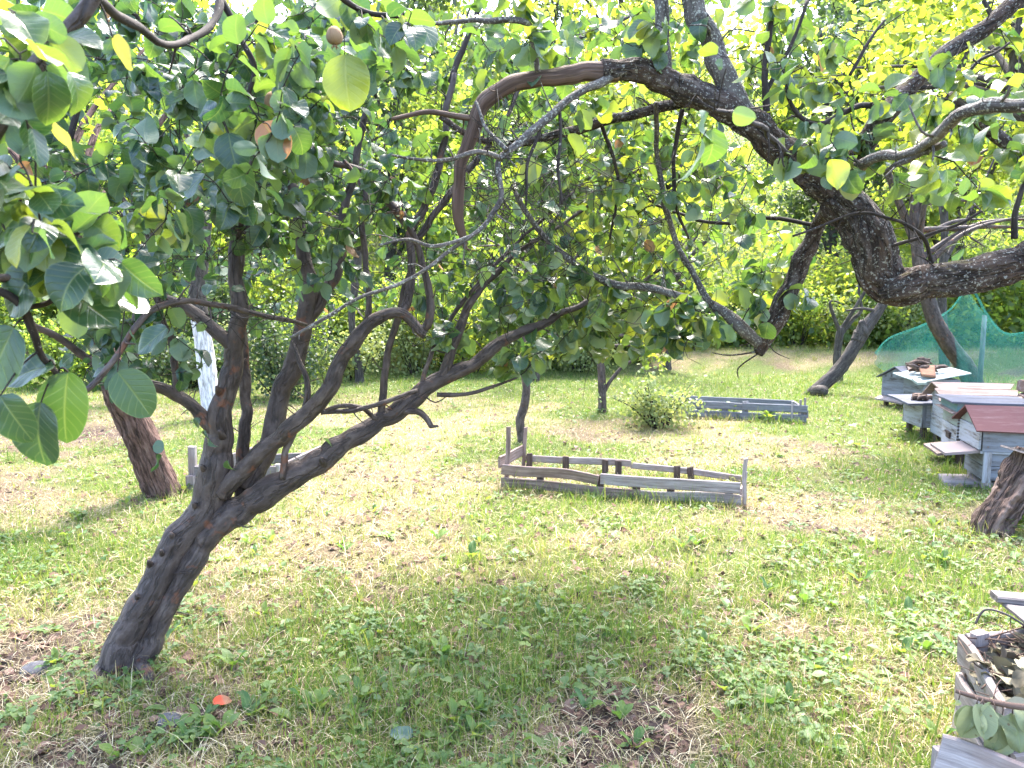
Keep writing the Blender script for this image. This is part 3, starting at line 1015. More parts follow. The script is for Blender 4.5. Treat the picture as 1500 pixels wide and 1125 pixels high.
# ------------------------------------------------------------------ main quince, left foreground
def main_quince():
    base = at(178, 1005, 2.88)
    base[2] = float(ground_z(base[0], base[1]))
    t = thing("quince_tree", "leaning multi-stemmed quince tree with smooth dark grey bark in the left foreground", "tree", base)
    s = Skeleton(3)
    s.spurs = 9
    tb, bb = Batch(), Batch()
    D = 3.0
    hi = dict(ns=40, per=16, rough=0.16, rscale=7)
    # two strands fused into one trunk
    s.limb(tb, [(140, 1050, 2.84, 36), (158, 1006, 2.86, 30), (187, 932, 2.89, 23), (222, 861, 2.93, 22), (262, 800, 2.97, 22), (296, 757, 2.99, 23), (314, 715, 3.0, 24), (320, 662, 3.0, 22), (326, 610, 3.0, 17), (335, 555, 3.0, 15), (344, 500, 3.0, 13), (349, 450, 3.0, 11), (342, 395, 3.0, 9), (348, 330, 3.0, 7), (370, 240, 3.0, 6), (385, 150, 3.0, 5)], seed=1, **hi)
    s.limb(tb, [(208, 1046, 2.88, 32), (204, 1000, 2.89, 25), (222, 932, 2.91, 17), (254, 868, 2.94, 16), (293, 804, 2.97, 17), (330, 760, 2.99, 20), (385, 725, 3.0, 20), (440, 690, 3.0, 18), (490, 657, 3.02, 15), (540, 627, 3.05, 13.5), (590, 597, 3.08, 13), (640, 562, 3.12, 12), (690, 530, 3.16, 10), (745, 497, 3.2, 8), (800, 472, 3.25, 6), (862, 442, 3.3, 4)], seed=2, **hi)
    for px, py, qx, qy, r in ((152, 1000, 126, 1022, 12), (203, 990, 226, 1012, 12), (185, 990, 235, 992, 9)):
        g_ = on_ground(qx, qy)
        a_ = at(px, py - 22, 2.89)
        P_ = catmull(np.array([a_, a_ * .45 + g_ * .55 + [0, 0, .012], g_ + [0, 0, -.03]]), 7)
        tube(tb, P_, np.linspace(r * 2.9 / FPX * 1.15, r * 2.9 / FPX * .5, len(P_)), 18, .2, 8, px)
    s.slim = 0.6
    tube(tb, *limb_px([(180, 1046, 2.82, 26), (180, 1000, 2.84, 17), (194, 950, 2.87, 8), (206, 915, 2.9, 4)], 10), 24, 0.16, 7, 3)
    tube(tb, *limb_px([(122, 1046, 2.86, 18), (146, 1012, 2.85, 18), (168, 965, 2.87, 9)], 8), 20, 0.16, 7, 4)
    md = dict(ns=20, per=9, rough=0.14, rscale=8)
    L = lambda rows, sd, b=tb, k=md: s.limb(b, rows, seed=sd, **k)
    L([(322, 640, 3.0, 17), (292, 600, 2.98, 16), (255, 576, 2.95, 15), (205, 560, 2.9, 13), (150, 540, 2.8, 11), (95, 505, 2.7, 9), (40, 470, 2.6, 7)], 5)
    L([(345, 515, 3.0, 15), (302, 472, 3.0, 16), (262, 447, 3.0, 13), (200, 422, 3.0, 12), (130, 388, 2.97, 12), (60, 335, 2.92, 14), (0, 300, 2.9, 14), (-80, 250, 2.85, 12)], 6)
    L([(258, 578, 2.95, 10), (258, 540, 2.95, 9), (246, 490, 2.93, 8), (226, 420, 2.9, 6)], 7)
    L([(352, 738, 3.07, 17), (355, 660, 3.09, 16), (361, 600, 3.1, 14), (352, 500, 3.12, 13), (346, 440, 3.14, 11), (352, 380, 3.16, 9), (362, 290, 3.2, 8), (340, 180, 3.3, 6)], 8)
    L([(362, 716, 3.06, 28), (394, 645, 3.12, 26), (412, 580, 3.15, 24), (432, 520, 3.18, 22), (449, 462, 3.2, 20), (454, 410, 3.22, 17), (441, 350, 3.25, 14), (430, 285, 3.28, 12), (402, 200, 3.3, 10), (384, 110, 3.3, 8)], 9)
    L([(449, 470, 3.2, 15), (478, 425, 3.25, 15), (500, 380, 3.3, 11), (505, 300, 3.35, 9), (530, 200, 3.4, 8), (545, 90, 3.4, 6)], 10)
    L([(326, 722, 2.98, 22), (375, 668, 2.94, 21), (420, 632, 2.92, 20), (464, 597, 2.9, 21), (490, 546, 2.88, 19), (520, 500, 2.88, 18), (556, 468, 2.88, 15), (590, 462, 2.88, 13), (624, 490, 2.9, 11)], 11)
    L([(614, 486, 2.9, 9), (628, 470, 2.9, 10), (626, 420, 2.9, 9), (612, 365, 2.9, 8), (590, 310, 2.92, 7)], 12)
    L([(585, 463, 2.9, 11), (600, 430, 2.95, 11), (606, 385, 3.0, 10), (604, 335, 3.05, 10), (640, 270, 3.1, 9), (650, 200, 3.15, 8), (664, 110, 3.2, 7)], 13)
    L([(604, 338, 3.05, 10), (568, 296, 3.05, 9), (530, 250, 3.05, 8), (440, 232, 3.05, 7), (350, 190, 3.0, 6), (270, 120, 2.9, 5)], 14)
    L([(537, 480, 2.9, 7), (540, 420, 2.92, 7), (530, 340, 2.95, 7), (536, 280, 3.0, 6), (505, 235, 3.05, 5)], 15)
    L([(612, 350, 3.05, 8), (668, 275, 3.1, 8), (722, 205, 3.2, 6), (760, 130, 3.3, 5)], 16)
    sm = dict(ns=12, per=7, rough=0.12, rscale=10)
    L([(557, 616, 3.06, 10), (562, 560, 3.06, 9), (572, 500, 3.06, 8), (592, 430, 3.06, 7), (598, 400, 3.06, 5)], 17, tb, sm)
    L([(612, 584, 3.1, 6), (630, 525, 3.1, 5.5), (652, 478, 3.12, 5), (700, 415, 3.15, 5), (770, 345, 3.2, 4), (840, 280, 3.3, 3)], 18, tb, sm)
    L([(648, 556, 3.12, 14), (664, 505, 3.13, 12), (690, 445, 3.15, 9), (735, 395, 3.2, 7), (775, 358, 3.25, 5), (850, 310, 3.35, 4), (930, 250, 3.5, 3)], 19, tb, sm)
    L([(470, 603, 2.92, 7), (520, 600, 2.96, 6.5), (560, 590, 3.0, 6), (612, 572, 3.06, 5)], 20, tb, sm)
    L([(470, 605, 2.92, 6), (500, 594, 2.94, 5.5), (530, 598, 2.98, 6), (552, 614, 3.03, 6)], 21, tb, sm)
    P, r = limb_px([(590, 603, 3.06, 5), (612, 603, 3.03, 5), (624, 612, 3.0, 4.5), (632, 625, 2.98, 4)], 6)
    tube(tb, P, r, 10, 0.12, 10, 22)
    P, r = limb_px([(630, 625, 2.98, 3), (642, 624, 2.97, 1.6)], 3)
    tube(tb, P, r, 8, 0.1, 10, 23)
    L([(640, 578, 3.1, 6), (680, 577, 3.1, 5), (722, 566, 3.1, 4), (757, 553, 3.1, 2.5)], 24, tb, sm)
    L([(414, 702, 2.96, 9), (420, 650, 2.96, 8.5), (443, 604, 2.97, 8), (451, 560, 3.0, 7), (438, 528, 3.02, 6), (425, 500, 3.05, 4)], 25, tb, sm)
    L([(85, 602, 2.2, 5), (150, 548, 2.25, 7), (198, 482, 2.3, 8), (250, 442, 2.4, 8), (320, 446, 2.55, 7), (400, 466, 2.75, 6), (450, 478, 2.95, 5)], 26, tb, sm)
    # stubs and knots on the trunk
    for px, py, d, r in ((322, 575, 2.95, 4), (288, 745, 2.95, 4), (255, 790, 2.93, 5), (475, 680, 2.97, 5), (326, 640, 2.94, 4), (205, 880, 2.88, 5), (222, 830, 2.9, 4), (240, 815, 2.91, 4), (300, 690, 2.94, 4)):
        P, rr = limb_px([(px, py, d + 0.03, r * 1.6), (px - 3, py - 5, d - 0.015, r), (px - 5, py - 9, d - 0.03, r * 0.5)], 3)
        tube(tb, P, rr, 10, 0.2, 12, px)
    # limbs over the camera
    s.limb(bb, [(384, 120, 3.3, 8), (380, 20, 3.2, 7), (420, -120, 3.0, 6), (480, -260, 2.9, 4)], seed=30)
    s.limb(bb, [(350, 200, 3.3, 6), (250, 90, 3.2, 6), (150, -40, 3.1, 5), (60, -180, 3.0, 4)], seed=31)
    s.limb(bb, [(660, 120, 3.2, 7), (700, 10, 3.3, 6), (740, -120, 3.4, 5), (760, -260, 3.4, 4)], seed=32)
    s.limb(bb, [(60, 335, 2.92, 9), (90, 240, 3.0, 8), (130, 120, 3.1, 6), (170, 10, 3.2, 5)], seed=33)
    s.limb(bb, [(862, 442, 3.3, 5), (930, 420, 3.5, 4), (1000, 370, 3.8, 3)], seed=34)
    s.limb(bb, [(760, 130, 3.3, 5), (840, 60, 3.7, 5), (930, 20, 4.2, 4)], seed=35)
    rg = s.rg
    cl = [(230, 480, 200, 470, 160, 2.7, 4.4, .9), (110, 200, -120, 420, 110, 3.2, 4.6, .9), (120, 200, -330, 500, 150, 3.8, 5.6, .9), (110, 340, 150, 170, 140, 1.95, 2.7, .9), (80, 200, 60, 230, 110, 2.2, 3.6, .9), (60, 110, 330, 150, 120, 2.2, 3.2, .9),  # left clusters above the frame are unseen, added to block the sun
          (60, 600, 60, 220, 90, 2.3, 3.6, .9), (80, 770, 440, 150, 90, 2.9, 4.0, .9), (170, 850, 320, 190, 170, 3.2, 4.9, .9), (40, 450, 330, 140, 90, 2.6, 3.4, .9),
          (150, 560, 320, 320, 130, 3.4, 5.0, .9), (60, 830, 120, 200, 110, 3.2, 4.8, .9), (90, 420, -140, 520, 110, 3.4, 5.0, .9), (24, 190, 520, 110, 60, 2.3, 2.9, .9), (70, 860, 470, 150, 55, 3.1, 4.4, .9), (30, 330, 410, 140, 60, 3.2, 4.4, .9)]
    for n, cx, cy, rx, ry, d0, d1, z in cl:
        s.grow(bb, pix_cloud(rg, n, cx, cy, rx, ry, d0, d1, z), (4, 8), 0.14)
    for n, cx, cy, rx, ry, d0, d1 in ((230, 560, 320, 330, 190, 2.5, 4.0), (150, 230, 360, 230, 130, 2.5, 3.6), (90, 850, 380, 170, 130, 3.0, 4.2)):
        s.grow(bb, pix_cloud(rg, n, cx, cy, rx, ry, d0, d1), (1, 2), 0.85)
    for px, py, d, ax in ((333, 670, 2.9, (0, 0, -1)), (300, 625, 2.88, (.2, 0, -1)), (232, 660, 2.7, (-.3, 0, -1)), (222, 655, 2.7, (.5, 0, .5)), (470, 640, 3.0, (.6, 0, -.4)), (295, 612, 2.8, (-.5, -.3, -.2))):
        s.leaf.append((at(px, py, d), np.array(ax, float)))
    tb.build("trunk", M["bark_smooth"], t)
    parts = s.leaf_parts(T_BIG, (0.042, 0.088), (0.45, 0.2), b=bb, wav=1.8, hue_x=0.3, brown=0.006, bend=(.05, .8), fold=(.05, .8))  # hue_x puts the shaded left and backlit centre into the leaf colour
    bb.build("branches", M["bark_twig"], t)
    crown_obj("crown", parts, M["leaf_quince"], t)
    # brown mummified fruit
    for px, py, d in ((490, 52, 2.2), (400, 148, 2.1)):
        fruit(t, at(px, py, d), 0.021)
    return t

def fruit(t, c, r):
    b = Batch()
    th = np.linspace(0, math.pi, 9)
    P = np.stack([0 * th + c[0], 0 * th + c[1], c[2] - np.cos(th) * r * 1.15], -1)
    tube(b, P, np.sin(th) * r * (1 + 0.12 * np.cos(th)) + 0.002, 14, 0.25, 30, 3)
    for k in range(5):
        a = k * 1.257
        e = np.array([c[0], c[1], c[2] - r * 1.05])
        tube(b, np.array([e, e + np.array([math.cos(a) * .5, math.sin(a) * .5, -0.6]) * r]), np.array([0.003, 0.001]), 4)
    b.build("fruit", M["fruit"], t)

main_quince()

# ------------------------------------------------------------------ old crooked tree from the right
def crooked_tree():
    foot = np.array([2.35, 2.35, float(ground_z(2.35, 2.35))])
    t = thing("crooked_tree", "old crooked fruit tree with rough lichen-covered bark bending in from the right edge", "tree", foot)
    s = Skeleton(5)
    s.spurs = 10
    tb, bb, gb, db = Batch(), Batch(), Batch(), Batch()
    s.slim = 0.93
    K = at(1560, 384, 2.42)
    low = [(foot[0], foot[1], foot[2] - 0.1, 0.20), (foot[0], foot[1], 0.15, 0.15), (2.25, 2.37, 0.7, 0.125), (2.02, 2.4, 1.2, 0.09), (K[0], K[1], K[2], 0.066)]
    a = np.array([(1500, 387, 2.47, 26), (1400, 404, 2.55, 24), (1340, 418, 2.6, 24), (1300, 412, 2.62, 30), (1279, 360, 2.62, 33), (1250, 312, 2.64, 31), (1205, 265, 2.65, 27), (1150, 221, 2.65, 24), (1090, 178, 2.65, 22), (1040, 148, 2.65, 21), (980, 122, 2.65, 19), (930, 108, 2.63, 17), (880, 104, 2.6, 14)], float)
    P = at(a[:, 0], a[:, 1], a[:, 2])
    rows = low + [(*P[i], a[i, 3] * a[i, 2] / FPX) for i in range(len(a))]
    s.limb(tb, rows, ns=64, per=26, rough=0.42, rscale=11, seed=1, px=False)
    # broken knee where the leader meets the trunk
    tube(tb, *limb_px([(1345, 412, 2.58, 20), (1312, 424, 2.58, 20), (1290, 434, 2.6, 10)], 8), 30, 0.5, 12, 2)
    # stripped end of the limb
    s.limb(db, [(905, 104, 2.61, 15), (850, 107, 2.6, 14), (790, 111, 2.58, 13), (745, 125, 2.56, 12.5), (708, 157, 2.55, 12), (685, 198, 2.55, 10.5), (671, 250, 2.55, 9), (668, 310, 2.55, 8), (676, 348, 2.55, 5.5), (681, 364, 2.55, 2)], ns=20, per=9, rough=0.22, rscale=9, seed=3)
    s.limb(db, [(700, 175, 2.55, 5), (660, 168, 2.53, 4.5), (620, 165, 2.5, 4), (575, 175, 2.48, 3)], ns=10, per=5, rough=0.15, seed=4)
    md = dict(ns=24, per=10, rough=0.2, rscale=10)
    s.limb(gb, [(1098, 182, 2.65, 20), (1076, 140, 2.66, 18), (1058, 100, 2.66, 17), (1040, 58, 2.66, 16), (1010, 0, 2.66, 16), (985, -70, 2.66, 14), (970, -200, 2.7, 10)], seed=5, **md)
    s.limb(gb, [(972, 122, 2.65, 13), (970, 90, 2.66, 11), (969, 50, 2.68, 10.5), (965, 0, 2.7, 10), (955, -80, 2.75, 8), (930, -200, 2.8, 6)], seed=6, **md)
    s.limb(tb, [(1225, 290, 2.64, 18), (1258, 236, 2.6, 16), (1290, 176, 2.58, 16), (1330, 130, 2.58, 14), (1370, 92, 2.58, 13), (1430, 46, 2.58, 12), (1500, -5, 2.58, 12), (1580, -70, 2.58, 10)], seed=7, **md)
    s.slim = 0.8
    sm = dict(ns=14, per=8, rough=0.45, rscale=16)
    s.limb(gb, [(1235, 262, 2.5, 9), (1262, 240, 2.35, 9), (1300, 228, 2.2, 9), (1345, 217, 2.0, 9), (1375, 195, 1.85, 10), (1405, 172, 1.75, 10), (1452, 160, 1.65, 12), (1530, 150, 1.55, 13), (1640, 150, 1.5, 13)], seed=8, **sm)
    s.limb(gb, [(1300, 250, 2.2, 4), (1345, 224, 2.0, 6), (1385, 208, 1.9, 6)], seed=9, **sm)
    s.limb(tb, [(1215, 300, 2.72, 13), (1198, 330, 2.85, 13), (1178, 375, 2.9, 15), (1152, 440, 2.92, 17), (1122, 488, 2.92, 17), (1106, 516, 2.92, 9)], seed=10, **md)
    s.limb(gb, [(1112, 502, 2.92, 11), (1085, 478, 2.92, 12), (1056, 452, 2.95, 9), (1018, 441, 3.0, 7), (962, 425, 3.05, 7), (886, 410, 3.1, 6.5), (824, 372, 3.1, 5.5), (780, 325, 3.1, 5), (755, 280, 3.1, 4)], seed=11, **sm)
    s.limb(gb, [(1042, 446, 2.96, 6), (1005, 385, 3.0, 5.5), (978, 318, 3.0, 5), (962, 230, 2.95, 4.5), (962, 150, 2.8, 4)], seed=12, **sm)
    s.limb(gb, [(895, 112, 2.6, 8), (845, 140, 2.52, 7.5), (795, 182, 2.45, 7), (755, 212, 2.4, 6.5), (733, 240, 2.35, 6), (735, 292, 2.3, 5), (690, 345, 2.25, 4), (600, 410, 2.2, 3.6), (530, 434, 2.15, 3.2), (470, 466, 2.1, 3.5), (425, 495, 2.1, 2.5)], seed=13, **sm)
    s.limb(gb, [(735, 232, 2.35, 5), (700, 222, 2.3, 4), (660, 235, 2.28, 4), (620, 235, 2.25, 3), (575, 228, 2.2, 2)], seed=14, **sm)
    s.limb(gb, [(742, 220, 2.36, 4), (712, 190, 2.38, 3), (697, 150, 2.42, 2.5)], seed=15, **sm)
    s.limb(gb, [(690, 345, 2.25, 3), (640, 362, 2.2, 3.5), (600, 352, 2.16, 3), (555, 360, 2.12, 2)], seed=16, **sm)
    s.limb(gb, [(788, 105, 2.55, 5), (780, 60, 2.5, 5), (768, 34, 2.46, 5), (700, 32, 2.44, 4.5), (640, 32, 2.42, 4), (570, 36, 2.38, 3)], seed=17, **sm)
    s.limb(tb, [(1045, 150, 2.72, 9), (1005, 152, 2.8, 9), (940, 162, 2.88, 8.5), (860, 184, 2.95, 8), (780, 206, 3.0, 7), (710, 205, 3.0, 6), (645, 170, 3.0, 5)], seed=18, **sm)
    s.limb(tb, [(1540, 262, 2.7, 12), (1490, 225, 2.7, 11), (1440, 182, 2.68, 10), (1392, 142, 2.66, 9)], seed=19, **sm)
    tube(tb, *limb_px([(1700, 380, 2.5, 20), (1600, 310, 2.65, 14), (1530, 255, 2.7, 11)], 6), 14, 0.2, 10, 20)
    th = dict(ns=8, per=6, rough=0.1, rscale=10)
    for i, rows in enumerate([[(1365, 385, 2.56, 4), (1350, 345, 2.5, 3.5), (1300, 320, 2.4, 3), (1250, 312, 2.35, 2.5), (1160, 345, 2.3, 2)],
                              [(1300, 362, 2.56, 3.5), (1340, 350, 2.52, 3), (1400, 330, 2.48, 2.5), (1440, 310, 2.46, 2)],
                              [(1486, 350, 2.46, 6), (1488, 310, 2.46, 5), (1500, 270, 2.46, 4)],
                              [(1290, 160, 2.58, 6), (1260, 155, 2.56, 5), (1200, 180, 2.52, 5), (1165, 160, 2.5, 4), (1150, 110, 2.5, 3)],
                              [(1130, 205, 2.66, 7), (1120, 130, 2.7, 6), (1128, 40, 2.75, 5), (1140, -40, 2.8, 4)],
                              [(1120, 140, 2.7, 4), (1155, 70, 2.72, 3.5), (1180, 0, 2.75, 3)],
                              [(1245, 110, 2.6, 3), (1275, 60, 2.6, 3), (1296, 30, 2.62, 2)],
                              [(1000, 160, 2.8, 4), (985, 230, 2.85, 3.5), (990, 300, 2.9, 3), (1010, 350, 2.95, 2)],
                              [(880, 180, 2.95, 4), (905, 260, 3.0, 3), (895, 350, 3.05, 2)],
                              [(820, 150, 2.5, 3), (818, 230, 2.45, 3), (822, 300, 2.42, 2)],
                              [(792, 185, 2.46, 3), (776, 240, 2.42, 3), (770, 300, 2.4, 2)],
                              [(1195, 330, 2.85, 4), (1130, 320, 3.0, 3.5), (1040, 325, 3.2, 3), (960, 300, 3.4, 2.5)],
                              [(1330, 130, 2.58, 4), (1400, 120, 2.6, 3.5), (1440, 90, 2.6, 3), (1480, 60, 2.6, 2)],
                              [(1160, 235, 2.5, 5), (1120, 190, 2.0, 5), (1070, 165, 1.6, 4), (1050, 160, 1.5, 3)]]):
        s.limb(bb, rows, seed=40 + i, **th)
    rg = s.rg
    cl = [(34, 1060, 70, 120, 90, 2.4, 3.4), (20, 1180, 70, 70, 70, 2.4, 3.2), (36, 1060, 265, 140, 80, 2.7, 4.0), (110, 1000, 390, 190, 90, 3.0, 4.6), (22, 1330, 190, 150, 60, 2.3, 3.0), (10, 1390, 270, 90, 30, 1.9, 2.5),
          (22, 920, 40, 130, 60, 2.6, 3.6), (10, 1130, 430, 60, 40, 2.6, 3.2), (50, 960, 455, 120, 55, 3.2, 4.6), (24, 1010, 470, 60, 40, 2.7, 2.9), (34, 900, 250, 140, 90, 2.8, 4.0), (14, 1450, 100, 80, 70, 2.3, 3.2), (60, 1200, -160, 300, 110, 2.4, 4.2), (10, 1470, 250, 60, 40, 2.2, 2.8), (10, 1210, 215, 70, 40, 2.3, 2.6)]
    for n, cx, cy, rx, ry, d0, d1 in cl:
        s.grow(bb, pix_cloud(rg, n, cx, cy, rx, ry, d0, d1), (3, 7), 0.14)
    for n, cx, cy, rx, ry, d0, d1 in ((110, 900, 280, 220, 140, 2.5, 3.6), (60, 760, 260, 90, 110, 2.2, 2.8), (26, 1200, 150, 140, 110, 2.5, 3.2), (20, 1330, 330, 130, 60, 2.4, 3.0)):
        s.grow(bb, pix_cloud(rg, n, cx, cy, rx, ry, d0, d1), (1, 2), 0.9)
    # the nearest leaves, out of focus in front of the limb
    for px, py, d, ax in ((1040, 165, 1.35, (-.5, -.2, .1)), (1045, 180, 1.35, (-.2, -.1, -1)), (1070, 165, 1.35, (.6, 0, .1)), (1035, 190, 1.3, (-.5, 0, -1)), (1195, 225, 1.8, (-.6, 0, -.2)), (1215, 225, 1.8, (.3, 0, -1)), (1440, 150, 1.55, (-.2, .2, .8)), (1470, 180, 1.5, (-.8, 0, -.4)), (1500, 130, 1.5, (-.5, 0, .6)), (1375, 235, 1.9, (-.2, 0, -1)), (1385, 240, 1.9, (.3, 0, -1))):
        s.leaf.append((at(px, py, d), np.array(ax, float)))
    tb.build("trunk", M["bark_rough"], t)
    gb.build("lichen_limbs", M["bark_grey"], t, label="pale grey limbs speckled with lichen")
    db.build("stripped_limb", M["bark_dead"], t, label="bare brown limb hooking down where the bark has gone")
    parts = s.leaf_parts(T_BIG, (0.042, 0.088), (0.52, 0.22), b=bb, wav=1.8, brown=0.003, bend=(.05, .8), fold=(.05, .8))
    bb.build("branches", M["bark_twig"], t)
    crown_obj("crown", parts, M["leaf_quince"], t)
crooked_tree()

# ------------------------------------------------------------------ near branch hanging in from the left edge
def left_tree():
    foot = np.array([-2.1, 0.9, float(ground_z(-2.1, 0.9))])
    t = thing("overhanging_quince", "near quince tree beyond the left edge whose large-leaved branches hang into the picture", "tree", foot)
    s = Skeleton(9)
    s.spurs = 8
    tb, bb = Batch(), Batch()
    s.limb(tb, [(foot[0], foot[1], -0.1, 0.12), (-2.08, 0.92, 0.6, 0.09), (-1.95, 0.98, 1.3, 0.075), (-1.7, 1.05, 1.9, 0.06), (-1.45, 1.1, 2.3, 0.045)], ns=20, per=10, rough=0.15, px=False)
    sm = dict(ns=12, per=8, rough=0.12, rscale=12)
    # thick stem across the top left corner
    A = at(-260, 420, 1.1)
    s.limb(tb, [(-1.95, 0.98, 1.3, 0.04), (A[0], A[1], A[2], 0.018)], px=False, **sm)
    s.limb(tb, [(-260, 420, 1.1, 19), (-90, 270, 1.12, 15), (0, 180, 1.14, 13), (45, 120, 1.16, 12), (85, 60, 1.18, 11), (130, -10, 1.2, 10), (190, -120, 1.25, 8)], seed=3, **sm)
    s.limb(tb, [(42, 122, 1.16, 6), (20, 108, 1.15, 5), (-20, 105, 1.12, 5)], seed=4, **sm)
    s.limb(tb, [(-260, 420, 1.1, 12), (-150, 420, 1.12, 9), (-40, 410, 1.15, 7), (45, 400, 1.18, 5.5), (120, 330, 1.2, 4), (160, 310, 1.22, 3)], seed=5, **sm)
    s.limb(bb, [(-40, 412, 1.15, 6), (20, 440, 1.16, 6), (45, 480, 1.18, 6), (60, 520, 1.2, 5), (80, 545, 1.22, 4)], seed=6, **sm)
    s.limb(bb, [(30, 452, 1.17, 4), (75, 440, 1.19, 4), (85, 400, 1.2, 4), (110, 395, 1.22, 3)], seed=7, **sm)
    s.limb(bb, [(130, -10, 1.2, 8), (240, 60, 1.6, 5), (300, 45, 1.8, 5), (325, 0, 1.9, 6), (340, -60, 2.0, 7)], seed=8, **sm)
    s.limb(bb, [(325, 0, 1.9, 5), (350, 50, 1.9, 4), (372, 95, 1.9, 4), (360, 140, 1.9, 3)], seed=9, **sm)
    s.limb(bb, [(190, -120, 1.25, 7), (330, -90, 1.5, 6), (450, -40, 1.7, 5), (520, 10, 1.8, 4), (580, 25, 1.85, 3)], seed=10, **sm)
    rg = s.rg
    for n, cx, cy, rx, ry, d0, d1 in ((14, 60, 330, 80, 60, 1.0, 1.35), (10, 40, 60, 70, 60, .95, 1.3), (8, 20, 230, 40, 60, .95, 1.25), (20, 370, 120, 110, 90, 1.7, 2.1), (8, 540, 30, 70, 40, 1.7, 2.0), (9, 330, 260, 90, 70, 1.75, 2.1), (8, 120, 400, 60, 40, 1.1, 1.4), (10, 220, 340, 70, 40, 1.7, 2.1)):
        s.grow(bb, pix_cloud(rg, n, cx, cy, rx, ry, d0, d1), (3, 5), 0.0, rmax=0.004)
    own = []
    def big(px, py, d, qx, qy, L, nr, hu):
        a, b = at(px, py, d), at(qx, qy, d - 0.01)
        own.append((a, b - a, L, nr, hu))
    front = (0.0, -1.0, 0.35)
    big(100, 545, 1.22, 92, 640, .118, (.15, -1, .3), .30)
    big(60, 590, 1.2, 52, 680, .105, (-.3, -1, .1), .12)
    big(80, 535, 1.2, 0, 550, .085, (-.1, -.6, .8), .15)
    big(95, 425, 1.2, 180, 480, .098, (.2, -.75, .75), .22)
    big(150, 420, 1.26, 235, 462, .085, (.1, -.5, .9), .45)
    big(172, 545, 1.75, 215, 605, .125, (.2, -1, .2), .38)
    big(245, 480, 1.9, 190, 520, .10, (-.1, -.8, .6), .22)
    big(0, 580, 1.1, 30, 640, .08, (-.3, -.8, .5), .15)
    big(20, 480, 1.15, -10, 530, .11, (.1, -1, .3), .25)
    big(30, 330, 1.1, -30, 380, .10, (.0, -.4, .8), .6)
    big(60, 360, 1.14, 160, 370, .09, (0, -.5, .9), .4)
    big(85, 395, 1.2, 60, 350, .075, (0, .4, 1), .75)
    big(60, 385, 1.16, 10, 440, .10, (0, -.7, .5), .3)
    big(75, 185, 1.3, 130, 235, .075, (.2, .6, .6), .93)
    big(165, 55, 1.25, 200, 100, .062, (.2, .7, .5), .93)
    big(505, 80, 1.9, 512, 165, .13, (0, -1, .1), .72)
    big(600, 15, 1.9, 640, 65, .10, (.1, -.4, .9), .2)
    big(385, 180, 1.75, 425, 240, .09, (.1, -.9, .3), 1.0)
    big(335, 195, 1.8, 345, 235, .095, (.1, -.6, .8), .12)
    big(300, 255, 1.85, 250, 300, .10, (-.1, -.6, .8), .15)
    big(350, 235, 1.85, 355, 290, .11, (.1, -.8, .5), .12)
    big(60, 275, 1.5, 90, 320, .085, (.1, -.9, .4), .15)
    big(205, 20, 1.3, 240, 90, .0, front, .9)
    own[:] = [o for o in own if o[2] > 0]
    B = np.array([o[0] for o in own]); A = np.array([o[1] for o in own]); L = np.array([o[2] for o in own])
    N = np.array([o[3] for o in own], float); H = np.array([o[4] for o in own])
    parts = s.leaf_parts(T_BIG, (0.046, 0.078), (0.36, 0.25), b=bb, wav=1.5, bend=(.05, .7), fold=(.05, .6))
    big_t = leaf_template(15, 11)
    parts.append(leaves_mesh(B, A, N, L, big_t, H, rg, 0.7, bend=(.05, .3), fold=(.05, .25)))
    for i in range(len(B)):
        # stalk back to the nearest twig
        q = s.P[np.argmin(np.sum((s.P - B[i]) ** 2, 1))]
        m = (q + B[i]) / 2 + np.array([0, 0, 0.008])
        sct = catmull(np.array([q, m, B[i]]), 4)
        tube(bb, sct, np.linspace(0.0018, 0.0012, len(sct)), 5, 0, cap=False)
    tb.build("trunk", M["bark_smooth"], t)
    bb.build("branches", M["bark_twig"], t)
    crown_obj("crown", parts, M["leaf_quince"], t)
    fruit(t, at(110, 410, 1.2), 0.013)
    fruit(t, at(533, 28, 1.85), 0.020)
left_tree()

# ------------------------------------------------------------------ trees further back
def crown_points(rg, n, c, rad, hollow=0.35):
    out = []
    while len(out) < n:
        v = rg.uniform(-1, 1, 3)
        l = np.linalg.norm(v)
        if l > 1 or l < hollow * rg.random():
            continue
        p = np.asarray(c) + v * rad
        if vnoise(p * 1.6, 3) > 0.28:
            out.append(p)
    return np.array(out)

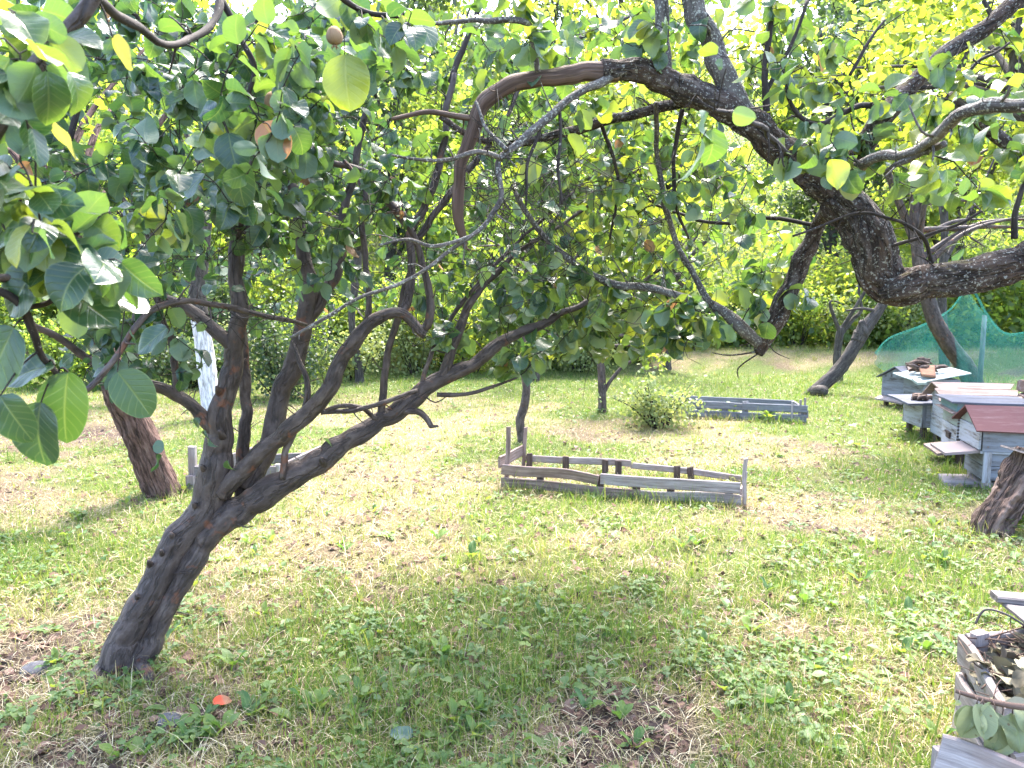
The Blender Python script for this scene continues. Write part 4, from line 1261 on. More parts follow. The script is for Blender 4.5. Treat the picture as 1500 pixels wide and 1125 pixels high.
def orchard_tree(name, label, rows, barkmat, crowns, seed, hue=(0.55, 0.2), size=(0.055, 0.085), leafmat="leaf_mid", limbs=6, px=True, rough=0.2, ns=20, group=None, tmpl=T_LOW, nl=(5, 9), extra=(), upper=None):
    """rows: trunk centreline; crowns: (n, centre xyz, radii)"""
    if px:
        P, r = limb_px(rows, 8)
    else:
        q = catmull(rows, 8)
        P, r = q[:, :3], q[:, 3]
    base = P[0].copy()
    gz = float(ground_z(base[0], base[1]))
    base[2] = gz
    t = thing(name, label, "tree", base, group)
    s = Skeleton(seed)
    tb = bb = Batch()
    tube(tb, P, r, ns, rough, 9, seed)
    s.add(P[len(P) // 3:], r[len(P) // 3:])
    if upper:
        ub = Batch()
        P, r = s.limb(ub, upper, ns=ns, per=6, rough=rough, seed=seed)
        tb.build("trunk", M[barkmat], t)
        tb = bb = ub
    for i, e in enumerate(extra):
        s.limb(tb, e, ns=10, per=6, rough=0.15, seed=seed + i)
    rg = s.rg
    for n, c, rad in crowns:
        for k in range(limbs):
            v = rg.normal(0, 1, 3)
            v /= np.linalg.norm(v)
            e = np.asarray(c) + v * np.asarray(rad) * 0.65
            i0 = rg.integers(len(P) * 2 // 3, len(P))
            q0 = P[i0]
            m = (q0 + e) / 2 + rg.normal(0, 0.12, 3) + np.array([0, 0, 0.15])
            cc = catmull(np.array([q0, m, e]), 6)
            rr = np.linspace(r[i0] * 0.6, 0.008, len(cc))
            tube(tb, cc, rr, 8, 0.1, 8, seed + k)
            s.add(cc, rr)
        s.grow(bb, crown_points(rg, n, c, rad), nl, 0.06, rmax=0.010, ns=4)
    if upper:
        tb.build("upper_trunk", M["bark_far"], t, label="bare dark upper trunk above the whitewash")
    else:
        tb.build("trunk", M[barkmat], t)
    if s.leaf:
        crown_obj("crown", s.leaf_parts(tmpl, size, hue), M[leafmat], t)
    return t

def gpt(px, py):
    p = on_ground(px, py)
    return p, p[1]

def trunk_rows(*rows):
    return [r for r in rows]

p, d = gpt(240, 722)
orchard_tree("fruit_tree", "leaning fruit tree with thick reddish-brown furrowed bark on the left", [(256, 750, d, 31), (238, 718, d, 25), (212, 655, d - .1, 23.5), (187, 600, d - .2, 22), (170, 560, d - .3, 20), (142, 480, d - .4, 15), (100, 380, d - .4, 16), (60, 260, d - .3, 12)], "bark_red",
             [(130, at(130, 130, d + .3), (1.5, 1.2, 1.0)), (60, at(-60, 300, d), (.9, .9, .6))], 101, rough=0.35, ns=40)
p, d = gpt(312, 612)
t = orchard_tree("whitewashed_tree", "tree with a whitewashed trunk seen between the dark quince stems", [(315, 625, d, 16), (312, 608, d, 15), (305, 560, d, 13.5), (298, 500, d, 13), (293, 468, d, 12.5)], "bark_white",
             [(120, at(300, 170, d + .4), (1.9, 1.4, 1.3))], 102, size=(.06, .09), upper=[(293, 470, d, 12.3), (290, 430, d, 11.5), (300, 330, d, 9), (310, 220, d, 7)])
p, d = gpt(765, 648)
orchard_tree("thin_tree", "thin sinuous young fruit tree standing just behind the nearer wooden bed", [(766, 660, d, 7), (764, 640, d, 6.5), (762, 615, d, 6.5), (768, 595, d, 6.5), (771, 565, d, 6), (765, 520, d, 5.5), (772, 450, d, 5), (790, 380, d, 4.5)], "bark_smooth",
             [(90, at(800, 360, d + .3), (1.0, .8, .65))], 103, limbs=5, size=(.055, .08), hue=(.62, .2))
p, d = gpt(882, 604)
orchard_tree("upright_tree", "small tree with a straight dark trunk between the two wooden beds", [(883, 612, d, 8), (882, 600, d, 6.5), (882, 570, d, 6), (880, 530, d, 5.5), (876, 470, d, 5), (880, 400, d, 4.5)], "bark_smooth",
             [(100, at(900, 380, d + .2), (1.25, 1.0, .8)), (16, at(930, 520, d), (.5, .4, .2))], 104, limbs=6, hue=(.62, .2), extra=([(884, 575, d, 3), (905, 545, d, 2.6), (940, 520, d, 2.2), (985, 500, d, 1.8)],))
p, d = gpt(1190, 578)
orchard_tree("dead_tree", "dark leaning dead trunk with broken top on the lawn behind the grey bed", [(1165, 590, d + .1, 6), (1192, 574, d, 9), (1225, 545, d, 9), (1250, 510, d, 9), (1272, 475, d, 8), (1290, 450, d, 6), (1300, 425, d, 6), (1316, 380, d, 4)], "bark_far",
             [], 105, rough=0.4, extra=([(1195, 574, d - .15, 9), (1206, 572, d - .3, 8), (1209, 571, d - .34, 6)], [(1256, 500, d, 9), (1262, 486, d, 10), (1262, 470, d - .05, 3)], [(1285, 455, d, 2.5), (1262, 452, d, 2), (1240, 455, d, 1.2)]))
p, d = gpt(1228, 557)
orchard_tree("snag_tree", "slim upright snag with a forked top behind the dark leaning trunk", [(1228, 566, d, 7), (1228, 550, d, 6.5), (1226, 520, d, 5.5), (1231, 485, d, 5.5), (1231, 478, d, 3)], "bark_far",
             [(14, at(1240, 420, d), (.7, .5, .4))], 106, limbs=2, extra=([(1232, 490, d, 3.5), (1245, 472, d, 3), (1262, 455, d, 2.5), (1258, 430, d, 2), (1262, 400, d, 1.5)],), hue=(.7, .15))
p, d = gpt(1432, 578)
orchard_tree("curved_tree", "tree with a curved purple-grey trunk leaning over the far hives", [(1436, 592, d, 16), (1428, 568, d, 14), (1412, 535, d, 13), (1390, 505, d, 12), (1372, 475, d, 11), (1360, 440, d, 10), (1346, 380, d, 9), (1340, 310, d, 7), (1350, 230, d, 6)], "bark_smooth",
             [(130, at(1360, 180, d), (1.6, 1.3, 1.2)), (40, at(1480, 330, d + .5), (.9, .8, .6))], 107, hue=(.6, .2), size=(.06, .09))
p, d = gpt(1386, 548)
orchard_tree("straight_tree", "straight dark trunk rising beside the green net fence", [(1384, 556, d, 8), (1383, 530, d, 7), (1381, 480, d, 6.5), (1380, 420, d, 6), (1384, 330, d, 5), (1380, 250, d, 4)], "bark_far",
             [(80, at(1390, 230, d + .5), (1.8, 1.5, 1.2))], 108, hue=(.6, .2), size=(.07, .10))
# yellow-green tree over the hives, its trunk beyond the right edge
orchard_tree("bright_tree", "sunlit yellow-green tree filling the upper right corner above the hives", [(5.3, 6.3, -0.1, .14), (5.25, 6.3, .8, .12), (5.0, 6.4, 1.8, .10), (4.6, 6.5, 2.6, .07), (4.1, 6.6, 3.2, .05)], "bark_far",
             [(130, at(1430, 120, 7.2), (1.35, 1.1, .85)), (190, at(1310, 120, 7.9), (1.3, 1.0, .9)), (40, at(1500, -40, 6.6), (1.6, 1.1, .6))], 109, hue=(.82, .14), size=(.07, .105), px=False, tmpl=T_MID)
# trees of the row behind, left to right
row = [(-5.2, 10.5, "dense green fruit tree at the far left behind the leaning reddish trunk", 110, 2.9), (-2.4, 12.0, "leafy fruit tree behind the dark stems of the quince", 111, 3.2), (0.35, 12.2, "spreading leafy tree behind the thin sinuous tree", 112, 3.1), (2.7, 13.2, "spreading leafy tree behind the grey wooden bed", 113, 3.2)]
for x, y, lab, sd, h in row:
    z = float(ground_z(x, y))
    rg = np.random.default_rng(sd)
    k = rg.normal(0, .12, 4)
    orchard_tree("orchard_tree", lab, [(x, y, z - .1, .08), (x, y, z + .3, .06), (x + k[0] * 2, y + k[1], z + 1.0, .055), (x + k[2] * 2, y + k[3], z + 1.8, .07), (x + k[2] * 3, y, z + 2.6, .04)], "bark_far",
                 [(150, (x + k[2], y, z + h), (1.9, 1.5, 1.15))], sd, hue=(.62, .2), size=(.075, .115), px=False, limbs=7)

# ------------------------------------------------------------------ wood behind: trees on the slope and shrubs along its edge
def far_tree_proto(seed, h, rw, leafmat, hue, n, size):
    rg = np.random.default_rng(seed)
    t = thing("slope_tree", "", "tree", (0, 0, 0))
    tb = Batch()
    k = rg.normal(0, .25, 4)
    q = catmull([(0, 0, -.3, .17), (k[0] * .3, k[1] * .3, h * .25, .13), (k[0], k[1], h * .55, .10), (k[2], k[3], h * .9, .03)], 6)
    tube(tb, q[:, :3], q[:, 3], 8, .15, 6, seed)
    cl = []
    for i in range(13):
        a = rg.uniform(0, 6.3)
        zz = h * rg.uniform(.28, .98)
        rr = rw * (0.35 + 0.65 * math.sin(math.pi * min(1, max(.08, (zz / h - .12) / .95)))) * rg.uniform(.5, 1)
        e = np.array([math.cos(a) * rr, math.sin(a) * rr, zz])
        i0 = min(len(q) - 1, int(len(q) * max(.2, zz / h - .2)))
        m = (q[i0, :3] + e) / 2 + np.array([0, 0, .2])
        cc = catmull(np.array([q[i0, :3], m, e]), 5)
        tube(tb, cc, np.linspace(q[i0, 3] * .5, .012, len(cc)), 5, 0)
        for j in range(5):
            f = rg.uniform(.45, 1)
            cl.append((cc[int(f * (len(cc) - 1))] + rg.normal(0, .3, 3), rg.uniform(.3, .65)))
    tb.build("trunk", M["bark_far"], t)
    c = np.array([x[0] for x in cl])
    s = np.array([x[1] for x in cl])
    idx = rg.integers(0, len(c), n)
    base = c[idx] + rg.normal(0, 1, (n, 3)) * s[idx][:, None] * np.array([.75, .75, .5])
    ax = rg.normal(0, 1, (n, 3)) + np.array([0, 0, -.4])
    nr = rg.normal(0, .6, (n, 3)) + np.array([0, 0, .9])
    hu = np.clip(rg.normal(hue, .15, n) + (rg.normal(0, .14, len(c)))[idx], 0, 1)
    crown_obj("crown", [leaves_mesh(base, ax, nr, rg.uniform(*size, n), T_TINY if size[1] > .2 else T_LOW, hu, rg)], M[leafmat], t)
    return t

def copy_thing(t, loc, rot, sc_):
    r = t.copy()
    C.objects.link(r)
    r.location = loc
    r.rotation_euler = (0, 0, rot)
    r.scale = sc_
    for ch in t.children:
        c = ch.copy()
        C.objects.link(c)
        c.parent = r
    return r

rgf = np.random.default_rng(77)
protos = [far_tree_proto(201, 6.5, 2.5, "leaf_far", .55, 5200, (.13, .22)), far_tree_proto(202, 7.5, 2.3, "leaf_far", .72, 5200, (.12, .20)), far_tree_proto(203, 5.6, 2.7, "leaf_far", .40, 5200, (.13, .22)), far_tree_proto(204, 8.2, 2.1, "leaf_dark", .5, 5200, (.12, .2))]
spots = []
for row_y, xs in ((18.5, np.linspace(-13.5, 15, 9)), (23, np.linspace(-17, 19, 10)), (29, np.linspace(-21, 23, 10)), (37, np.linspace(-27, 30, 11))):
    for x in xs:
        spots.append((x + rgf.normal(0, .7), row_y + rgf.normal(0, .8)))
used = set()
slabel = {0: "mid-green leafy tree on the wooded slope behind the orchard", 1: "tall yellow-green tree on the wooded slope behind the orchard", 2: "broad deep-green tree on the wooded slope behind the orchard", 3: "tall narrow dark tree on the wooded slope behind the orchard"}
for i, (x, y) in enumerate(spots):
    if 4.0 < x < 9.5 and y > 20 and y < 34 and i % 2:
        continue                               # thinner where the sky shows
    k = int(rgf.integers(0, 4))
    loc = (x, y, float(ground_z(x, y)))
    s_ = rgf.uniform(.85, 1.2)
    if k not in used:
        used.add(k)
        o = protos[k]
        o.location = loc
        o.rotation_euler = (0, 0, rgf.uniform(0, 6.3))
    else:
        o = copy_thing(protos[k], loc, rgf.uniform(0, 6.3), (s_, s_, s_ * rgf.uniform(.9, 1.1)))
    o["label"] = slabel[k]
    o["group"] = ("mid-green trees on the slope", "yellow-green trees on the slope", "broad trees on the slope", "dark trees on the slope")[k]

def shrub(label, x, y, rad, n, mat, hue, size, seed, stems=9, tmpl=T_LOW, name="shrub", group=None):
    rg = np.random.default_rng(seed)
    z = float(ground_z(x, y))
    t = thing(name, label, "shrub", (x, y, z), group)
    b = Batch()
    ends = []
    for i in range(stems):
        a, rr = rg.uniform(0, 6.3), rg.uniform(.2, 1)
        e = np.array([x + math.cos(a) * rr * rad[0], y + math.sin(a) * rr * rad[1], z + rad[2] * rg.uniform(.5, 1.1) * (1.15 - .5 * rr)])
        s0 = np.array([x + math.cos(a) * .08, y + math.sin(a) * .08, z - .03])
        m = (s0 + e) / 2 + np.array([0, 0, .12 * rad[2]])
        cc = catmull(np.array([s0, m, e]), 6)
        tube(b, cc, np.linspace(.012, .003, len(cc)), 5, 0)
        for j in range(6):
            f = rg.uniform(.3, 1)
            ends.append(cc[int(f * (len(cc) - 1))] + rg.normal(0, .12, 3) * np.array(rad))
    b.build("stems", M["bark_twig"], t)
    c = np.array(ends)
    idx = rg.integers(0, len(c), n)
    base = c[idx] + rg.normal(0, .13, (n, 3)) * np.array(rad)
    base[:, 2] = np.maximum(base[:, 2], z + .02)
    ax = rg.normal(0, 1, (n, 3)) + np.array([0, 0, -.1])
    nr = rg.normal(0, .6, (n, 3)) + np.array([0, -.1, .8])
    hu = np.clip(rg.normal(hue, .18, n) + rg.normal(0, .12, len(c))[idx], 0, 1)
    crown_obj("foliage", [leaves_mesh(base, ax, nr, rg.uniform(*size, n), tmpl, hu, rg)], M[mat], t)
    return t

p, d = gpt(975, 632)
shrub("leafy shrub with small pale leaves covering the left end of the grey bed", p[0], p[1] + .3, (.62, .4, .52), 2000, "leaf_pale", .5, (.028, .055), 301, 20)
p, d = gpt(400, 590)
shrub("dark brushy shrub behind the stems of the quince", p[0], p[1] + .4, (1.0, .6, 1.2), 3000, "leaf_dark", .35, (.04, .075), 302, 18)
p, d = gpt(250, 575)
shrub("low dark shrub at the foot of the slope on the left", p[0], p[1] + .5, (1.1, .6, .8), 2600, "leaf_dark", .5, (.05, .09), 303, 14)
p, d = gpt(60, 575)
shrub("spreading green shrub at the far left edge of the grass", p[0], p[1] + .6, (1.3, .7, .9), 2600, "leaf_far", .4, (.05, .09), 304, 14)
p, d = gpt(590, 540)
shrub("bushy shrub under the arching quince limb at the back of the grass", p[0], p[1] + .8, (1.5, .7, 1.2), 3000, "leaf_dark", .6, (.06, .1), 305, 14)
edge = [(640, 1.6, "leaf_far", .6), (560, 1.5, "leaf_far", .55), (400, 1.5, "leaf_far", .6), (310, 1.6, "leaf_dark", .6), (230, 1.5, "leaf_far", .5), (60, 1.7, "leaf_far", .55), (760, 1.6, "leaf_far", .7), (845, 1.5, "leaf_far", .7), (940, 1.6, "leaf_far", .75), (1120, 1.7, "leaf_far", .8), (1250, 1.6, "leaf_far", .75), (700, 1.2, "leaf_far", .5), (800, 1.1, "leaf_pale", .5), (890, 1.5, "leaf_far", .45), (1000, 1.3, "leaf_far", .7), (1075, 1.2, "leaf_far", .35), (1150, 1.1, "leaf_far", .7), (1215, 1.5, "leaf_far", .8), (1290, 1.3, "leaf_far", .5), (1350, 1.7, "leaf_far", .75), (1430, 1.6, "leaf_far", .65), (1500, 1.7, "leaf_far", .6), (480, 1.4, "leaf_far", .5), (150, 1.6, "leaf_dark", .6), (-40, 1.7, "leaf_far", .5)]
for i, (px, h, mt, hu) in enumerate(edge):
    y = 15.2 + (i % 3) * .5 - (1.9 if px < 900 else 0)
    x = (px - 750) / FPX * y
    shrub("bush in the undergrowth along the foot of the wooded slope", x, y, (1.0, .7, h), 2600, mt, hu, (.06, .11), 320 + i, 10, group="bushes along the edge of the wood", name="bush")

for i, (px, y, h) in enumerate(((430, 12.6, .7), (520, 12.2, .55), (610, 12.9, .7), (690, 13.0, .6), (770, 13.4, .6), (850, 13.2, .7), (930, 13.6, .6), (1010, 14.4, .6), (1090, 14.9, .7), (1170, 15.0, .8), (1240, 15.0, .7), (330, 11.8, .6), (170, 11.4, .6), (1310, 14.8, .8))):
    x = (px - 750) / FPX * y
    shrub("low pale-leaved growth where the lawn meets the bushes", x, y, (.8, .5, h * 1.5), 2000, "leaf_pale" if i % 3 else "leaf_far", .45 + .1 * (i % 4), (.04, .075), 360 + i, 9, group="low growth at the back of the lawn", name="low_shrub")

def undergrowth():
    rg = np.random.default_rng(55)
    n = 90000
    y = 14.6 + 26 * rg.random(n) ** 1.5
    x = rg.uniform(-1, 1, n) * (y * .85 + 1)
    p = np.stack([x, y, 0 * x], -1)
    k = rg.random(n) < sstep(.2, .5, fbm(p * .9, 91, 3))
    x, y = x[k], y[k]
    n = len(x)
    hgt = rg.gamma(2, .32, n) * (0.4 + fbm(np.stack([x, y, 0 * x], -1) * .5, 93, 2))
    base = np.stack([x, y, ground_z(x, y) + hgt], -1)
    ax = rg.normal(0, 1, (n, 3))
    nr = rg.normal(0, .6, (n, 3)) + np.array([0, -.2, .9])
    o = crown_obj("undergrowth", [leaves_mesh(base, ax, nr, rg.uniform(.08, .2, n), T_TINY, np.clip(rg.normal(.5, .22, n), 0, 1), rg)], M["leaf_far"], None)
    o["kind"] = "stuff"
undergrowth()

# ------------------------------------------------------------------ wooden bed frames
UP = np.array([0, 0, 1.0])
def gz(x, y):
    return float(ground_z(x, y))

def P3(px, py, z=0.0):
    p = on_ground(px, py)
    return np.array([p[0], p[1], p[2] + z])

def bed_near():
    a, b, c, e = P3(736, 715), P3(1086, 741), P3(766, 690), P3(1092, 708)
    t = thing("garden_bed", "nearer broken bed frame of weathered grey-brown planks with tall corner stakes", "garden bed", (a + b) / 2)
    def part(nm, mat, *bs):
        q = Batch()
        for f in bs:
            f(q)
        return q.build(nm, M[mat], t, smooth=False)
    m = a + (b - a) * .42
    m2 = a + (b - a) * .60
    out = np.array([.04, -.01, 0])
    part("plank", "wood_brown", lambda q: board(q, a + UP * .045 + [0, -.02, 0], m2 + UP * .04 + [0, -.02, 0], UP, .075, .018, warp=.012, seed=1, segs=10))
    part("plank", "wood_grey", lambda q: board(q, m2 + UP * .038 + [.004, -.022, 0], b + UP * .04 + [0, -.02, 0], UP, .075, .018, warp=.012, seed=2, segs=10))
    part("plank", "wood_brown", lambda q: board(q, a + UP * .155 + [0, -.024, 0], m + UP * .125 + [0, -.03, 0], [0, -.35, 1], .085, .018, warp=.022, seed=3, segs=12))
    part("plank", "wood_grey", lambda q: board(q, m + UP * .128 + [.004, -.026, 0], b + UP * .125 + [-.03, -.024, 0], UP, .08, .018, warp=.015, seed=4, segs=10))
    for k, f in enumerate((.17, .43, .58, .72, .95)):
        s = a + (b - a) * f
        part("cleat", "wood_dark", lambda q: board(q, s + UP * -.02 + [0, .0, 0], s + UP * .15, [1, 0, 0], .055, .02, warp=.004, seed=10 + k))
    part("stake", "wood_brown", lambda q: board(q, a + UP * -.05 + [.03, .01, 0], a + UP * .46 + [.045, .02, 0], [1, 0, 0], .035, .022, warp=.006, seed=5))
    part("stake", "wood_brown", lambda q: board(q, c + UP * -.05, c + UP * .36 + [.02, 0, 0], [1, 0, 0], .03, .022, warp=.006, seed=6))
    part("stake", "wood_grey", lambda q: board(q, b + UP * -.05 + [.012, 0, 0], b + UP * .33 + [.02, 0, 0], [1, .4, 0], .03, .02, warp=.006, seed=7))
    part("end_plank", "wood_brown", lambda q: board(q, a + UP * .19 + [-.03, 0, 0], c + UP * .16 + [.0, .04, 0], UP, .09, .016, warp=.01, seed=8))
    part("plank", "wood_grey", lambda q: board(q, c + UP * .11 + [.02, 0, 0], c + (e - c) * .5 + UP * .105, UP, .055, .016, warp=.01, seed=9))
    part("plank", "wood_grey", lambda q: board(q, c + (e - c) * .5 + UP * .10, e + UP * .035, UP, .05, .016, warp=.012, seed=12))
    for k, f in enumerate((.03, .20, .38, .44, .70, .76)):
        s = c + (e - c) * f
        part("cleat", "wood_dark", lambda q: board(q, s + [0, -.02, -.02], s + [0, -.02, .155 - .06 * f], [1, 0, 0], .05, .018, warp=.004, seed=20 + k))
    part("end_plank", "wood_grey", lambda q: board(q, b + UP * .08 + [.0, .02, 0], e + UP * .06, UP, .07, .016, warp=.01, seed=13))
bed_near()

def bed_far():
    a, b = P3(940, 608), P3(1182, 620)
    c, e = a + [.25, .75, 0], b + [.12, .75, 0]
    t = thing("garden_bed", "farther bed frame of slate-grey planks half hidden by a leafy shrub", "garden bed", (a + b) / 2)
    def part(nm, mat, f):
        q = Batch()
        f(q)
        return q.build(nm, M[mat], t, smooth=False)
    m = a + (b - a) * .62
    for k, (z, w) in enumerate(((.045, .085), (.15, .085))):
        part("plank", "wood_slate", lambda q: board(q, a + UP * z, m + UP * z, UP, w, .02, warp=.012, seed=30 + k))
        part("plank", "wood_slate", lambda q: board(q, m + UP * (z + .006) + [.004, -.004, 0], b + UP * (z + .006), UP, w, .02, warp=.008, seed=33 + k))
    for k, f in enumerate((0.0, .36, .52, .64, .8, .97)):
        s = a + (b - a) * f + np.array([0, .022, 0])
        part("cleat", "wood_slate", lambda q: board(q, s + UP * -.03, s + UP * (.21 if k in (1, 3) else .18), [1, 0, 0], .07, .02, warp=.004, seed=40 + k))
    for k, x in enumerate((-.02, -.07, -.16)):
        part("stake", "wood_grey", lambda q: board(q, b + [x, .03, -.05], b + [x, .03, .28 - .02 * k], [1, 0, 0], .022, .02, seed=50 + k))
    part("stake", "wood_dark", lambda q: board(q, a + [-.08, 0, -.05], a + [-.04, .05, .26], [1, 0, 0], .06, .05, seed=55))
    part("plank", "wood_slate", lambda q: board(q, c + UP * .10, e + UP * .10, UP, .09, .02, warp=.01, seed=56))
    part("end_plank", "wood_slate", lambda q: board(q, b + UP * .10, e + UP * .10, UP, .09, .02, warp=.006, seed=57))
    part("end_plank", "wood_slate", lambda q: board(q, a + UP * .10, c + UP * .10, UP, .09, .02, warp=.006, seed=58))
bed_far()

def bed_behind():
    a, b = P3(284, 716), P3(408, 712)
    c, e = a + [.2, .7, 0], b + [.15, .7, 0]
    t = thing("garden_bed", "pale bleached bed frame partly hidden behind the quince trunk", "garden bed", (a + b) / 2)
    def part(nm, mat, f):
        q = Batch()
        f(q)
        return q.build(nm, M[mat], t, smooth=False)
    part("stake", "wood_grey", lambda q: board(q, a + UP * -.05, a + UP * .32, [1, 0, 0], .055, .045, seed=61, warp=.004))
    part("stake", "wood_grey", lambda q: board(q, a + [.0, -.045, -.05], a + [0, -.045, .11], [1, 0, 0], .065, .04, seed=62, warp=.004))
    for k, z in enumerate((.05, .135)):
        part("plank", "wood_pale", lambda q: board(q, a + [.03, -.03, z], b + [0, -.03, z - .02], UP, .085, .02, warp=.01, seed=63 + k))
    part("plank", "wood_pale", lambda q: board(q, c + UP * .06, e + UP * .06, UP, .10, .02, warp=.01, seed=66))
    part("end_plank", "wood_pale", lambda q: board(q, a + UP * .11, c + UP * .11, UP, .12, .02, seed=67))
    part("end_plank", "wood_pale", lambda q: board(q, b + UP * .10, e + UP * .11, UP, .12, .02, seed=68))
    part("stake", "wood_grey", lambda q: board(q, b + UP * -.05, b + UP * .17, [1, 0, 0], .04, .035, seed=69))
bed_behind()

# ------------------------------------------------------------------ beehives
class Frame:
    """local axes of a hive: x along its long side, y into the picture"""
    def __init__(self, corner, yaw):
        self.o = np.asarray(corner, float)
        c, s = math.cos(yaw), math.sin(yaw)
        self.ax = np.array([[c, s, 0], [-s, c, 0], [0, 0, 1.0]])
    def p(self, x, y, z):
        return self.o + self.ax[0] * x + self.ax[1] * y + self.ax[2] * z

def shell(fr, x0, x1, y0, y1, z0, z1, t=.018, seed=0, boards=1):
    """four board walls butted at the corners"""
    q = Batch()
    h = (z1 - z0) / boards
    for i in range(boards):
        zc = z0 + h * (i + .5)
        w = h - (.003 if boards > 1 else 0)
        for k, (a, b) in enumerate((((x0, y0 + t / 2), (x1, y0 + t / 2)), ((x0, y1 - t / 2), (x1, y1 - t / 2)))):
            board(q, fr.p(a[0], a[1], zc), fr.p(b[0], b[1], zc), UP, w, t, warp=.002, seed=seed + k + 7 * i, ch=.003, segs=4)
        for k, x in enumerate((x0 + t / 2, x1 - t / 2)):
            board(q, fr.p(x, y0 + t, zc), fr.p(x, y1 - t, zc), UP, w, t, warp=.001, seed=seed + 3 + k + 7 * i, ch=.003, segs=4)
    return q

def slab_between(q, fr, pts, t, seed=0):
    """a sheet through four local points (near-left, near-right, far-right, far-left) of thickness t"""
    a, b, c, d = [fr.p(*p_) for p_ in pts]
    n = np.cross(b - a, d - a)
    n /= np.linalg.norm(n)
    V, A = [], []
    nu = 7
    for s_ in (0, 1):
        for i in range(nu):
            u = i / (nu - 1)
            for j in range(nu):
                v = j / (nu - 1)
                p_ = (a * (1 - u) + b * u) * (1 - v) + (d * (1 - u) + c * u) * v
                wob = .006 * (vnoise(p_ * 9, seed) - .5)
                V.append(p_ + n * (t / 2 if s_ else -t / 2) + n * wob)
                A.append((v * np.linalg.norm(d - a) + seed, s_ * t, u * np.linalg.norm(b - a)))
    F = []
    N = nu * nu
    for i in range(nu - 1):
        for j in range(nu - 1):
            k = i * nu + j
            F.append([k, k + 1, k + nu + 1, k + nu])
            F.append([N + k, N + k + nu, N + k + nu + 1, N + k + 1])
    for i in range(nu - 1):
        for e in ((i * nu, (i + 1) * nu), ((i + 1) * nu + nu - 1, i * nu + nu - 1), (i + 1, i), ((nu - 1) * nu + i, (nu - 1) * nu + i + 1)):
            F.append([e[0], e[1], N + e[1], N + e[0]])
    q.add(V, [np.array(F)], A)

def hive_part(t, nm, mat, q, label=None):
    return q.build(nm, M[mat], t, smooth=False, label=label)

def gable(q, fr, x, y0, y1, z0, zr, t=.016):
    """triangular end board"""
    ym = (y0 + y1) / 2
    pts = [(y0, z0), (y1, z0), (ym, zr)]
    V = [fr.p(x, a, b) for a, b in pts] + [fr.p(x + t, a, b) for a, b in pts]
    q.add(V, [np.array([[0, 1, 2], [5, 4, 3]]), np.array([[0, 3, 4, 1], [1, 4, 5, 2], [2, 5, 3, 0]])], [(a, x, b) for a, b in pts] * 2)

def hive_red():
    d = 5.55
    x = float(ray(1440, 655)[0]) * d
    fr = Frame((x, d, gz(x, d)), R(-13))
    t = thing("beehive", "nearest pale grey beehive with a red-painted gabled roof", "beehive", fr.p(.35, .2, 0))
    W, D_ = .78, .42
    q = shell(fr, 0.02, W, 0.02, D_, .07, .285, seed=1, boards=2); hive_part(t, "lower_box", "paint_grey", q)
    q = shell(fr, -.005, W + .01, -.005, D_ + .02, .29, .47, seed=3); hive_part(t, "upper_box", "paint_grey", q)
    q = Batch(); board(q, fr.p(-.022, .0, .385), fr.p(-.022, D_ + .01, .385), UP, .16, .016, seed=9, ch=.003); hive_part(t, "front_board", "paint_white", q, "bright white end board")
    for xg in (-.025, W):
        q = Batch(); gable(q, fr, xg, .0, D_ + .015, .47, .585); hive_part(t, "gable_board", "paint_sage", q)
    q = Batch()
    ym = (D_ + .015) / 2
    slab_between(q, fr, [(-.07, -.06, .452), (W + .06, -.06, .452), (W + .06, ym, .600), (-.07, ym, .600)], .012, 3)
    slab_between(q, fr, [(-.07, ym, .602), (W + .06, ym, .602), (W + .06, D_ + .08, .456), (-.07, D_ + .08, .456)], .012, 4)
    hive_part(t, "roof", "paint_red", q)
    q = Batch()
    for xx, zz in ((.03, .33), (.03, .43), (.25, .31), (.5, .44), (.7, .33), (.06, .10), (.3, .25), (.55, .12)):
        tube(q, np.array([fr.p(xx, -.012 if zz > .29 else .013, zz), fr.p(xx, -.007 if zz > .29 else .019, zz)]), np.array([.0035, .0035]), 8)
    hive_part(t, "nail_heads", "rust", q)
    q = Batch(); slab_between(q, fr, [(-.24, .03, .255), (-.005, .03, .285), (-.005, D_ - .02, .285), (-.24, D_ - .02, .255)], .02, 5); hive_part(t, "landing_board", "lichen_board", q)
    q = Batch(); board(q, fr.p(.035, -.004, .06), fr.p(.035, -.004, .29), [1, 0, 0], .055, .018, seed=14, ch=.003); board(q, fr.p(-.01, .012, .285), fr.p(W, -.013, .289), UP, .022, .016, seed=15, ch=.003); hive_part(t, "trim_board", "paint_white", q)
    for xx in (.06, W - .06):
        for yy in (.06, D_ - .05):
            q = Batch(); board(q, fr.p(xx, yy, -.03), fr.p(xx, yy, .085), [1, 0, 0], .05, .05, seed=16); hive_part(t, "leg", "wood_grey", q)
hive_red()

